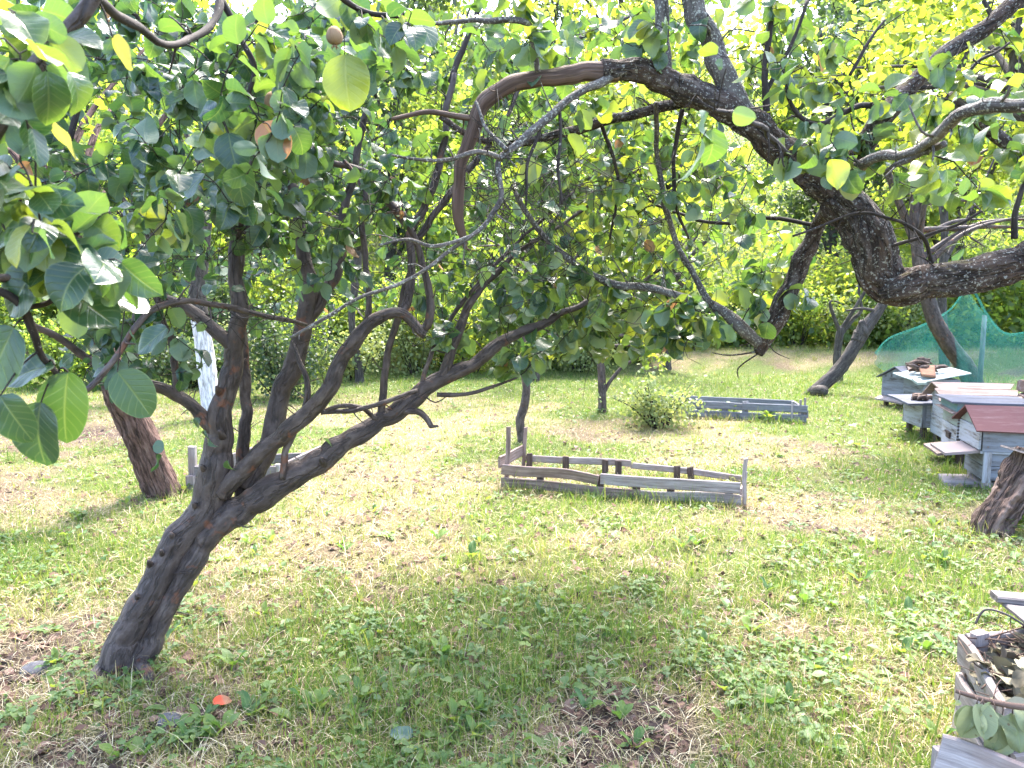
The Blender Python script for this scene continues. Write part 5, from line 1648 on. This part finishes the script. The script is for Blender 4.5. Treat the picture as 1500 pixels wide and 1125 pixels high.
def hive_teal():
    d = 6.35
    x = float(ray(1403, 620)[0]) * d
    fr = Frame((x, d, gz(x, d)), R(-14))
    t = thing("beehive", "beehive with a teal upper rim and flaking white entrance front behind the red-roofed one", "beehive", fr.p(.3, .2, 0))
    W, D_ = .52, .42
    q = shell(fr, 0, W, 0, D_, .13, .34, seed=21, boards=2); hive_part(t, "lower_box", "paint_white", q)
    q = shell(fr, .0, W, .0, D_, .343, .46, seed=22); hive_part(t, "middle_box", "paint_sage", q)
    q = shell(fr, -.02, W + .02, -.02, D_ + .02, .47, .55, seed=23); hive_part(t, "rim", "paint_teal", q)
    q = Batch(); slab_between(q, fr, [(-.07, -.05, .553), (W + .09, -.05, .553), (W + .07, D_ * .5, .556), (-.07, D_ * .5, .556)], .014, 6); slab_between(q, fr, [(-.07, D_ * .5 + .006, .555), (W + .07, D_ * .5 + .006, .555), (W + .07, D_ + .04, .548), (-.07, D_ + .04, .548)], .014, 8); hive_part(t, "roof", "roof_felt", q)
    q = Batch(); board(q, fr.p(-.04, -.045, .462), fr.p(-.04, D_, .468), [1, 0, 0], .05, .012, seed=25); board(q, fr.p(-.04, -.03, .467), fr.p(W, -.03, .464), [0, 1, 0], .04, .012, seed=26); hive_part(t, "ledge", "wood_brown", q)
    q = Batch()
    for k in range(11):
        zc = .15 + k * .028
        board(q, fr.p(-.003, -.006, zc), fr.p(.022, -.006, zc), UP, .013, .01, seed=k, ch=.002, segs=1)
    hive_part(t, "corner_joint", "wood_dark", q)
    q = Batch()
    board(q, fr.p(-.006, .16, .235), fr.p(-.006, .25, .235), UP, .05, .02, seed=27); board(q, fr.p(-.012, .14, .262), fr.p(-.012, .27, .265), UP, .016, .02, seed=28)
    hive_part(t, "entrance", "wood_dark", q)
    q = Batch(); slab_between(q, fr, [(-.14, -.01, .10), (.0, -.01, .125), (.0, D_, .125), (-.14, D_, .10)], .02, 9); hive_part(t, "landing_board", "wood_brown", q)
    for xx in (.05, W - .05):
        for yy in (.06, D_ - .05):
            q = Batch(); board(q, fr.p(xx, yy, -.03), fr.p(xx, yy, .13), [1, 0, 0], .05, .05, seed=29); hive_part(t, "leg", "wood_dark", q)
hive_teal()

def hive_plank():
    d = 7.0
    x = float(ray(1388, 580)[0]) * d
    fr = Frame((x, d, gz(x, d)), R(-12))
    t = thing("beehive", "beehive with a gabled roof of bare brownish planks behind the teal-rimmed one", "beehive", fr.p(.3, .2, 0))
    W, D_ = .52, .42
    q = shell(fr, 0, W, 0, D_, .10, .47, seed=31, boards=2); hive_part(t, "box", "paint_white", q)
    for xg in (-.012, W):
        q = Batch(); gable(q, fr, xg, 0, D_, .47, .60); hive_part(t, "gable_board", "paint_white", q)
    q = Batch()
    for k in range(3):
        y0, y1 = -.05 + k * .087, -.05 + (k + 1) * .087 - .008
        z0, z1 = .468 + k * .047, .468 + (k + 1) * .047
        slab_between(q, fr, [(-.08 + .02 * k, y0, z0), (W + .10 - .03 * k, y0, z0 + .004), (W + .10, y1, z1), (-.08, y1, z1)], .014, 40 + k)
    slab_between(q, fr, [(-.08, .215, .612), (W + .08, .215, .612), (W + .08, D_ + .05, .47), (-.08, D_ + .05, .47)], .014, 45)
    hive_part(t, "roof", "wood_brown", q)
    for xx in (.05, W - .05):
        for yy in (.06, D_ - .05):
            q = Batch(); board(q, fr.p(xx, yy, -.03), fr.p(xx, yy, .11), [1, 0, 0], .05, .05, seed=49); hive_part(t, "leg", "wood_dark", q)
hive_plank()

def hive_low():
    d = 7.45
    x = float(ray(1351, 600)[0]) * d
    fr = Frame((x, d, gz(x, d)), R(-4))
    t = thing("beehive", "low white beehive with a flat board lid, left of the teal-rimmed one", "beehive", fr.p(.12, .2, 0))
    W, D_ = .36, .42
    q = shell(fr, 0, W, 0, D_, .13, .36, seed=51); hive_part(t, "box", "paint_white", q)
    q = Batch(); board(q, fr.p(.018, -.006, .135), fr.p(.018, -.006, .355), [1, 0, 0], .04, .012, seed=52, ch=.003); hive_part(t, "corner_board", "paint_grey", q)
    q = Batch(); slab_between(q, fr, [(-.16, -.06, .372), (W + .03, -.06, .378), (W + .03, .2, .384), (-.15, .2, .380)], .02, 53); slab_between(q, fr, [(-.15, .205, .382), (W + .03, .205, .386), (W + .03, D_ + .06, .392), (-.15, D_ + .06, .388)], .02, 54); hive_part(t, "lid", "roof_felt", q)
    for xx in (.05, W - .05):
        for yy in (.06, D_ - .05):
            q = Batch(); board(q, fr.p(xx, yy, -.03), fr.p(xx, yy, .13), [1, 0, 0], .05, .05, seed=59); hive_part(t, "leg", "wood_dark", q)
    # brown clump on the lid
    c = fr.p(.06, .13, .40)
    q = Batch()
    rg = np.random.default_rng(5)
    for k in range(7):
        a = c + rg.normal(0, .03, 3) * [1.3, 1, .4]
        tube(q, np.array([a + [-.045, 0, 0], a + [-.02, .01, .03], a + [.02, 0, .035], a + [.05, -.01, .0]]), np.array([.012, .026, .024, .01]), 8, .4, 20, k)
    o = q.build("bark_lump", M["stump_bark"], None)
    tag(o, "brown lump of bark weighing down the flat lid of the low white hive", "bark lump")
hive_low()

def hive_sheet():
    d = 8.9
    x = float(ray(1353, 565)[0]) * d
    fr = Frame((x, d, gz(x, d)), R(3))
    t = thing("beehive", "far beehive under a tilted pale metal sheet", "beehive", fr.p(.2, .2, 0))
    W, D_ = .44, .42
    q = shell(fr, 0, W, 0, D_, .10, .40, seed=61); hive_part(t, "box", "paint_grey", q)
    q = Batch(); slab_between(q, fr, [(-.10, -.07, .372), (W + .08, -.07, .478), (W + .08, D_ + .08, .52), (-.10, D_ + .08, .42)], .012, 62); slab_between(q, fr, [(-.13, -.09, .366), (-.02, -.09, .372), (-.02, .05, .40), (-.12, .05, .40)], .03, 63); hive_part(t, "roof_sheet", "roof_sheet", q)
    for xx in (.05, W - .05):
        for yy in (.06, D_ - .05):
            q = Batch(); board(q, fr.p(xx, yy, -.03), fr.p(xx, yy, .10), [1, 0, 0], .05, .05, seed=69); hive_part(t, "leg", "wood_dark", q)
    # what lies on it
    q = Batch()
    rg = np.random.default_rng(8)
    for k in range(12):
        c = fr.p(rg.uniform(-.02, .30), rg.uniform(.12, .4), .0) + UP * rg.uniform(.47, .60)
        a = rg.uniform(-.5, .5)
        v = np.array([math.cos(a), math.sin(a) * .6, rg.normal(0, .2)]) * rg.uniform(.06, .15)
        tube(q, np.array([c - v, c - v * .3 + [0, 0, .02], c + v * .3 + [0, 0, .015], c + v]), np.array([.012, .03, .026, .008]), 8, .6, 18, k)
    o = q.build("bark_heap", M["stump_bark"], None); tag(o, "heap of dark rotten bark lying on the pale metal sheet", "bark heap")
    q = Batch(); slab_between(q, fr, [(-.03, .0, .45), (.12, -.03, .43), (.2, .14, .54), (.03, .2, .56)], .02, 71)
    o = q.build("rusty_sheet", M["rust"], None); tag(o, "bent rusty scrap of sheet metal below the bark heap", "metal scrap")
hive_sheet()

def hive_grey():
    d = 9.3
    x = float(ray(1334, 575)[0]) * d
    fr = Frame((x, d, gz(x, d)), R(28))
    t = thing("beehive", "farthest small tilted grey beehive with a felted gabled roof", "beehive", fr.p(.1, .2, 0))
    W, D_ = .34, .40
    q = shell(fr, 0, W, 0, D_, .12, .36, seed=81); hive_part(t, "box", "paint_grey", q)
    for xg in (-.01, W):
        q = Batch(); gable(q, fr, xg, 0, D_, .36, .48); hive_part(t, "gable_board", "paint_grey", q)
    q = Batch(); slab_between(q, fr, [(-.05, -.04, .345), (W + .05, -.04, .345), (W + .05, .2, .495), (-.05, .2, .495)], .012, 83); slab_between(q, fr, [(-.05, .2, .497), (W + .05, .2, .497), (W + .05, D_ + .05, .35), (-.05, D_ + .05, .35)], .012, 84); hive_part(t, "roof", "roof_felt", q)
    q = Batch(); slab_between(q, fr, [(-.12, .02, .06), (.03, .0, .11), (.03, D_, .11), (-.12, D_, .08)], .02, 85); hive_part(t, "landing_board", "wood_grey", q)
    for xx in (.04, W - .04):
        for yy in (.05, D_ - .05):
            q = Batch(); board(q, fr.p(xx, yy, -.03), fr.p(xx, yy, .12), [1, 0, 0], .05, .05, seed=89); hive_part(t, "leg", "wood_dark", q)
    q = Batch(); board(q, fr.p(.02, -.04, .40), fr.p(.20, .18, .53), [1, -.3, 0], .10, .018, seed=90, warp=.006)
    o = q.build("loose_plank", M["wood_brown"], None, smooth=False); tag(o, "brown plank lying askew on the felted roof of the farthest hive", "plank")
hive_grey()

def hive_scraps():
    a, b = P3(1369, 640), P3(1382, 636)
    q = Batch(); board(q, a, a + [.05, .05, .21], [1, -.5, 0], .045, .015, seed=1); o = q.build("leaning_board", M["wood_pale"], None, smooth=False); tag(o, "pale short board leaning at the left corner of the teal-rimmed hive", "board")
    q = Batch(); board(q, b, b + [.0, .06, .20], [1, -.2, 0], .06, .015, seed=2); o = q.build("leaning_board", M["wood_brown"], None, smooth=False); tag(o, "brownish short board leaning between the teal-rimmed hive and the pale board", "board")
    c = P3(1412, 708)
    q = Batch(); box(q, c + [.02, 0, .02], [[.96, -.28, .03], [.28, .96, .02], [0, -.03, 1]], (.36, .24, .05), warp=.01, seed=4, ch=.01); o = q.build("stone_slab", M["slab"], None, smooth=False); tag(o, "flat pale stone slab on the grass under the red-roofed hive's landing board", "slab")
    # upright hollow log with a board on top
    base = P3(1450, 780)
    d = base[1]
    top = at(1516, 668, d + .05)
    q = Batch()
    q_path = catmull(np.array([[*(base + [-.01, 0, -.06]), .118], [*(base + [.02, 0, .06]), .104], [*((base + top) / 2), .1], [*top, .104]]), 22)
    tube(q, q_path[:, :3], q_path[:, 3], 72, .75, 10, 5)
    t = thing("log_stump", "short leaning log with deeply furrowed brown bark in front of the red-roofed hive", "log", base)
    q.build("log", M["stump_bark"], t)
    q = Batch(); board(q, top + [-.15, -.02, .045], top + [.28, .02, -.075], [0, 1, 0], .22, .016, seed=6, warp=.008); o = q.build("lid_board", M["wood_pale"], None, smooth=False); tag(o, "pale tilted board resting on top of the furrowed log", "board")
    c = P3(1496, 598)
    q = Batch(); box(q, c + [.06, 0, .09], [[1, .1, .1], [-.1, 1, 0], [-.1, 0, 1]], (.17, .2, .18), warp=.012, seed=7, ch=.02); box(q, c + [.08, .02, .26], [[1, .1, -.05], [-.1, 1, 0], [.05, 0, 1]], (.15, .18, .15), warp=.012, seed=8, ch=.02); o = q.build("brick_block", M["brick"], None, smooth=False); tag(o, "crumbling reddish block standing below the green net at the right edge", "block")
hive_scraps()

# ------------------------------------------------------------------ green net fence
def net_fence():
    A = on_ground(1440, 585)
    d = 9.7
    base = np.array([at(1442, 600, d)[0], d, gz(at(1442, 600, d)[0], d)])
    t = thing("net_fence", "sagging green shade net hung from a pole behind the hives", "net fence", base)
    top = [(1282, 518, 13.6), (1303, 496, 13.0), (1350, 478, 12.2), (1390, 456, 11.2), (1420, 424, 10.2), (1446, 462, 9.9), (1475, 490, 9.8), (1530, 482, 9.6), (1620, 470, 9.4), (1750, 470, 9.2)]
    T = at(*np.array(top, float).T)
    T = catmull(T, 8)
    n, m = len(T), 26
    rg = np.random.default_rng(4)
    V, A_ = [], []
    L = np.concatenate([[0], np.cumsum(np.linalg.norm(np.diff(T, axis=0), axis=1))])
    for i in range(n):
        g = gz(T[i, 0], T[i, 1]) + .01
        for j in range(m):
            v = j / (m - 1)
            x = T[i, 0]
            y = T[i, 1] + .10 * math.sin(L[i] * 5 + v * 2.2) * (0.3 + v) * .6 + .14 * (fbm(np.array([L[i] * 1.4, v * 1.5, 0.]), 3, 3) - .5) - .28 * v * v
            V.append((x + .05 * math.sin(v * 5 + L[i] * 3), y, T[i, 2] * (1 - v) + g * v))
            A_.append((L[i], v, 0))
    i = np.arange(n - 1)[:, None] * m
    j = np.arange(m - 1)[None, :]
    F = np.stack([i + j, i + m + j, i + m + j + 1, i + j + 1], -1).reshape(-1, 4)
    q = Batch(); q.add(V, [F], A_); q.build("net", M["net"], t)
    q = Batch(); tube(q, T + [0, .0, .008], np.full(n, .016), 6, .5, 20, 2); q.build("rolled_edge", M["net"], t)
    for px, py, dd in ((1446, 462, 10.1), (1560, 470, 9.6)):
        p1 = at(px, py, dd)
        q = Batch(); tube(q, np.array([[p1[0], p1[1] + .05, gz(p1[0], p1[1]) - .1], [p1[0], p1[1] + .05, p1[2]]]), np.array([.035, .03]), 10, .05, 8, 1); q.build("post", M["wood_slate"], t)
net_fence()

# ------------------------------------------------------------------ crate of garden waste, bottom right
def crate():
    # far left top corner and near left top corner of the rim
    a = at(1410, 958, 2.42)
    b = at(1478, 1075, 1.98)
    w = np.array([.62, .12, 0.0])
    zt = .34
    a[2] = b[2] = zt
    c, e = a + w, b + w
    t = thing("wooden_crate", "weathered grey plank crate full of dry garden waste at the bottom right corner", "crate", (a[0], a[1], gz(a[0], a[1])))
    def part(nm, mat, f, label=None):
        q = Batch()
        f(q)
        return q.build(nm, M[mat], t, smooth=False, label=label)
    for k, z in enumerate((.30, .185, .07)):
        part("side_plank", "wood_grey", lambda q: board(q, a * [1, 1, 0] + [0, .0, z], b * [1, 1, 0] + [0, 0, z + .006], UP, .105, .022, warp=.012, seed=1 + k))
        part("side_plank", "wood_grey", lambda q: board(q, c * [1, 1, 0] + [0, .0, z], e * [1, 1, 0] + [0, 0, z + .006], UP, .105, .022, warp=.012, seed=4 + k))
        part("end_plank", "wood_grey", lambda q: board(q, a * [1, 1, 0] + [.012, .012, z], c * [1, 1, 0] + [-.012, .012, z], UP, .105, .02, warp=.01, seed=8 + k))
        part("end_plank", "wood_grey", lambda q: board(q, b * [1, 1, 0] + [.012, -.012, z], e * [1, 1, 0] + [-.012, -.012, z], UP, .105, .02, warp=.01, seed=11 + k))
    part("corner_post", "wood_grey", lambda q: board(q, a * [1, 1, 0] + [.04, -.03, .0], a * [1, 1, 0] + [.03, -.03, .385], [1, .3, 0], .055, .035, warp=.006, seed=14))
    part("corner_post", "wood_grey", lambda q: board(q, b * [1, 1, 0] + [.04, .03, .0], b * [1, 1, 0] + [.04, .03, .35], [1, .3, 0], .055, .035, warp=.006, seed=15))
    # board lid leaning over the far end
    p0 = at(1446, 908, 2.62)
    p1 = at(1500, 962, 2.36)
    p0[2] = .40
    q = Batch()
    u = np.array([.42, -.10, -.02])
    board(q, p0 + u * .5 + [.02, .02, 0], p0 + u * .5 + [-.03, -.36, .02], [1, -.2, 0], .42, .02, warp=.006, seed=20)
    board(q, p0 + [.0, -.03, .020], p0 + u * 1.08 + [.0, -.03, .022], [.24, 1, 0], .075, .024, warp=.004, seed=21)
    o = q.build("board_lid", M["wood_pale"], None, smooth=False)
    tag(o, "pale plank lid with a cross batten lying over the back of the waste crate", "lid")
    # loose board in front
    q = Batch()
    f0, f1 = at(1372, 1128, 1.86), at(1480, 1150, 1.75)
    board(q, np.array([f0[0], f0[1], .30]), np.array([f1[0] + .06, f1[1] - .04, .29]), [0, .35, 1], .11, .022, warp=.012, seed=23)
    board(q, np.array([f0[0] + .03, f0[1] + .02, .0]), np.array([f0[0] + .03, f0[1] + .02, .30]), [1, 0, 0], .06, .03, warp=.004, seed=24)
    o = q.build("front_board", M["wood_grey"], None, smooth=False)
    tag(o, "split grey board propped in front of the waste crate at the bottom edge", "board")
    # waste: dry leaves and twigs
    rg = np.random.default_rng(31)
    n = 520
    uu, vv = rg.random(n), rg.random(n)
    base = a + (b - a) * uu[:, None] + w * vv[:, None]
    base[:, 2] = .22 + .10 * fbm(base * 6, 3, 2) + rg.uniform(0, .07, n) + .06 * np.sin(uu * 3.1) * vv
    ax = rg.normal(0, 1, (n, 3)) * [1, 1, .4]
    nr = rg.normal(0, .6, (n, 3)) + [0, 0, .8]
    o = crown_obj("dry_leaves", [leaves_mesh(base, ax, nr, rg.uniform(.03, .075, n), T_MID, np.clip(rg.normal(.6, .35, n), 0, 1), rg, 2.5)], M["dry_leaf"], None)
    o["kind"] = "stuff"
    q = Batch()
    for k in range(170):
        s_ = a + (b - a) * rg.random() + w * rg.random()
        s_[2] = .30 + rg.uniform(0, .07)
        v = rg.normal(0, 1, 3) * [.06, .06, .02]
        m_ = s_ + rg.normal(0, .018, 3)
        tube(q, catmull(np.array([s_ - v, m_, s_ + v]), 4), np.full(9, rg.uniform(.0012, .003)), 5, 0)
    o = q.build("dry_twigs", M["bark_dead"], None)
    o["kind"] = "stuff"
    q = Batch(); tube(q, catmull(np.array([at(1426, 948, 2.5) * [1, 1, 0] + [0, 0, .36], at(1440, 942, 2.5) * [1, 1, 0] + [0, 0, .41], at(1475, 948, 2.45) * [1, 1, 0] + [0, 0, .41], at(1520, 960, 2.4) * [1, 1, 0] + [0, 0, .36]]), 8), np.full(25, .004), 6, 0)
    o = q.build("bent_wire", M["wire"], None); tag(o, "dark bent wire sticking out of the waste crate below the plank lid", "wire")
    # wilted branch hanging over the rim
    pr = [(1400, 1012, 1.90, 3.2), (1425, 1020, 1.88, 4), (1462, 1030, 1.84, 5), (1500, 1036, 1.8, 5.5), (1560, 1040, 1.76, 6)]
    P, r = limb_px(pr, 6)
    t2 = thing("wilted_branch", "cut branch with drooping wilted grey-green leaves hanging over the crate rim", "branch", P[len(P) // 2])
    q = Batch(); tube(q, P, r, 8, .1, 20, 3)
    lv = [(1432, 1022, 1415, 1075, .075, (-.5, -1, .2)), (1440, 1026, 1440, 1105, .085, (.3, -1, .1)), (1428, 1020, 1440, 1060, .07, (.1, -1, .4)), (1455, 1028, 1462, 1082, .085, (.0, -1, .3)), (1468, 1030, 1465, 1105, .085, (.3, -1, .1)), (1480, 1034, 1490, 1075, .075, (-.3, -1, .2)), (1440, 1024, 1400, 1078, .07, (-.6, -.8, .3)), (1495, 1036, 1482, 1100, .07, (-.2, -1, .3)), (1450, 1024, 1450, 1050, .05, (.2, -1, .5)), (1405, 1012, 1402, 1060, .02, (.2, -1, .5)), (1485, 1030, 1505, 1050, .06, (0, -.6, .8))]
    B, A, Ln, N = [], [], [], []
    for px, py, qx, qy, l, nn in lv:
        s_ = at(px, py, 1.84)
        e_ = at(qx, qy, 1.80)
        k = (e_ - s_) * .28
        tube(q, np.array([s_, s_ + k * .5 + [0, -.005, .004], s_ + k]), np.array([.0018, .0014, .0012]), 5, 0)
        B.append(s_ + k); A.append(e_ - s_); Ln.append(l * 1.2); N.append(nn)
    q.build("stem", M["bark_dead"], t2)
    crown_obj("foliage", [leaves_mesh(np.array(B), np.array(A), np.array(N, float), np.array(Ln), leaf_template(11, 9), np.clip(rg.normal(.45, .4, len(B)), 0, 1), rg, 2.5, bend=(.1, 1.0), fold=(.1, .9))], M["leaf_wilted"], t2)
crate()

# ------------------------------------------------------------------ stones, odd leaves and broad-leaved weeds on the grass
def rock(label, px, py, r, mat, sq=(1, .8, .62), seed=0):
    c = P3(px, py)
    q = Batch()
    th = np.linspace(0.02, math.pi - .02, 18)
    ph = np.linspace(0, 2 * math.pi, 28, endpoint=False)
    T, H = np.meshgrid(th, ph, indexing="ij")
    n = np.stack([np.sin(T) * np.cos(H), np.sin(T) * np.sin(H), np.cos(T)], -1)
    rr = r * (1 + .5 * (fbm(n * 1.6 + seed, seed, 3) - .5))
    V = c + n * rr[..., None] * np.array(sq) + np.array([0, 0, -r * .02])
    i = np.arange(17)[:, None] * 28
    j = np.arange(28)[None, :]
    F = np.stack([i + j, i + 28 + j, i + 28 + (j + 1) % 28, i + (j + 1) % 28], -1).reshape(-1, 4)
    q.add(V, [F, np.arange(28)[None, :], 17 * 28 + np.arange(28)[None, ::-1]], V)
    o = q.build("stone", M[mat], None)
    tag(o, label, "stone")
rock("rounded grey stone on the soil right of the quince trunk's foot", 252, 1060, .055, "stone", seed=1)
rock("half-buried pale stone in the weeds left of the quince trunk", 55, 982, .06, "stone", (1.1, .9, .5), 2)
rock("small mossy stone below the rounded grey one", 232, 1082, .035, "mossy_stone", (1.2, .9, .6), 3)

def single_leaf(name, label, px, py, ang, L, mat, hue, nr=(0, -.35, 1), z=.03):
    p_ = P3(px, py, z)
    rg = np.random.default_rng(px)
    o = crown_obj(name, [leaves_mesh(p_[None], np.array([[math.cos(ang), math.sin(ang), .12]]), np.array([nr], float), np.array([L]), leaf_template(11, 9), np.array([hue]), rg, 1.5)], M[mat], None)
    tag(o, label, "leaf")

def flat_leaf_mat(name, a, b):
    def f(nt):
        at_ = attr(nt, "lc")
        s = nd(nt, "ShaderNodeSeparateColor")
        nt.links.new(at_.outputs["Color"], s.inputs[0])
        c = ramp(nt, s.outputs[1], [(0.0, a), (.45, a), (.62, b), (1.0, b)])
        return c, None
    return solid(name, f, .6)
M["leaf_orange"] = flat_leaf_mat("leaf_orange", (.55, .075, .03), (.36, .15, .08))
M["leaf_greyblue"] = flat_leaf_mat("leaf_greyblue", (.07, .11, .08), (.10, .14, .11))
single_leaf("fallen_leaf", "bright orange-red fallen leaf on the soil right of the quince trunk", 312, 1042, .55, .068, "leaf_orange", .5)
single_leaf("fallen_leaf", "grey-green fallen leaf lying at the bottom edge", 605, 1092, 2.9, .085, "leaf_greyblue", .5)
single_leaf("fallen_leaf", "curled rust-brown leaf between the rosette and the quince trunk", 268, 972, .3, .06, "litter", .62)

def weed_proto(seed, nl, L, upright, tmpl, wscale=1.0):
    rg = np.random.default_rng(seed)
    az = np.arange(nl) * 2.4 + rg.normal(0, .3, nl)
    ax = np.stack([np.cos(az), np.sin(az), rg.normal(upright, .25, nl)], -1)
    nr = np.stack([-np.cos(az) * .5, -np.sin(az) * .5, np.full(nl, 1.0)], -1) + rg.normal(0, .2, (nl, 3))
    v, f, a = leaves_mesh(np.zeros((nl, 3)) + ax * .006, ax, nr, rg.uniform(.6, 1.1, nl) * L, tmpl, np.clip(rg.normal(.45, .25, nl), 0, 1), rg, 1.2, bend=(.1, .55))
    return make_mesh("weed_plant", v, [f], {"lc": a}, True, M["weed"])
broad = leaf_template(8, 5, "dock")
protos_w = [(weed_proto(1, 7, .11, .45, T_LANCE), "rosette of narrow pointed leaves growing in the short grass", "narrow-leaved weeds"),
            (weed_proto(2, 4, .075, 1.3, broad), "small weed with a few upright broad leaves in the grass", "upright broad-leaved weeds"),
            (weed_proto(3, 9, .085, .25, broad), "flat leafy rosette of broad leaves pressed into the grass", "flat rosette weeds"),
            (weed_proto(4, 4, .085, 1.7, broad), "tall pair of upright dock leaves standing in the grass", "dock leaves")]
wpos = [(275, 985, 0), (160, 1015, 3), (210, 1110, 3), (280, 1090, 3), (120, 1020, 1), (555, 930, 1), (600, 1000, 0), (560, 1010, 0), (700, 925, 0), (725, 925, 3), (795, 905, 3), (830, 1010, 1), (1110, 1060, 0), (1125, 1040, 3), (1150, 1060, 0), (1210, 1105, 1), (1230, 965, 3), (1205, 950, 3), (1320, 960, 3), (1355, 955, 3), (1375, 1085, 3), (1330, 905, 3), (1180, 885, 3), (1260, 855, 3), (1380, 825, 3), (1350, 820, 1), (900, 930, 2), (850, 950, 2), (690, 970, 2), (640, 960, 2), (470, 960, 2), (620, 1075, 2), (830, 885, 1), (690, 820, 3), (1020, 800, 3), (285, 860, 1), (365, 800, 1), (500, 800, 1), (90, 860, 2), (60, 1000, 2), (30, 1085, 2), (270, 720, 1), (880, 1000, 2), (940, 1010, 2), (1010, 955, 2), (1100, 930, 1), (1300, 1010, 0), (1250, 1030, 2), (430, 1060, 2), (520, 1075, 2), (745, 1060, 2), (160, 850, 0), (1090, 640, 1), (1450, 800, 2), (1480, 820, 2), (1400, 870, 2), (1430, 905, 2), (185, 740, 1), (970, 870, 1), (385, 905, 1)]
rgw = np.random.default_rng(66)
for _ in range(90):
    wpos.append((float(rgw.uniform(60, 1420)), float(450 + 670 * rgw.random() ** .45 if rgw.random() < .5 else rgw.uniform(760, 1110)), int(rgw.choice([0, 1, 2, 3], p=[.2, .3, .25, .25]))))
wpos = [w for w in wpos if w[1] > 640 and not (120 < w[0] < 230 and w[1] > 900 and w[1] < 1008)]
for i, (px, py, k) in enumerate(wpos):
    o = bpy.data.objects.new("weed_plant", protos_w[k][0])
    C.objects.link(o)
    p_ = P3(px, py)
    o.location = p_
    o.rotation_euler = (0, 0, random.uniform(0, 6.3))
    s_ = random.uniform(.75, 1.15)
    o.scale = (s_, s_, s_)
    tag(o, protos_w[k][1], "weed", protos_w[k][2])

# leafy plant growing out of the far bed
def bed_plant(label, px, py, L, n, seed, mat="weed"):
    p_ = P3(px, py)
    rg = np.random.default_rng(seed)
    az = rg.uniform(0, 6.3, n)
    el = rg.uniform(.1, 1.6, n)
    ax = np.stack([np.cos(az), np.sin(az), el], -1)
    nr = np.stack([-np.cos(az) * .6, -np.sin(az) * .6, np.ones(n)], -1)
    o = crown_obj("bed_plant", [leaves_mesh(p_ + ax * .03 + np.array([0, 0, .03]), ax, nr, rg.uniform(.6, 1.1, n) * L, broad, np.clip(rg.normal(.7, .2, n), 0, 1), rg, 1.2)], M[mat], None)
    tag(o, label, "plant")
bed_plant("bright green leafy plant hanging over the front of the grey bed", 1072, 612, .16, 30, 1)
bed_plant("small leafy plant by the right half of the grey bed", 1125, 617, .11, 16, 2)
bed_plant("leafy weed growing beside the low white hive", 1345, 632, .16, 24, 3)
bed_plant("dark leafy weed at the foot of the furrowed log", 1478, 782, .10, 40, 4)
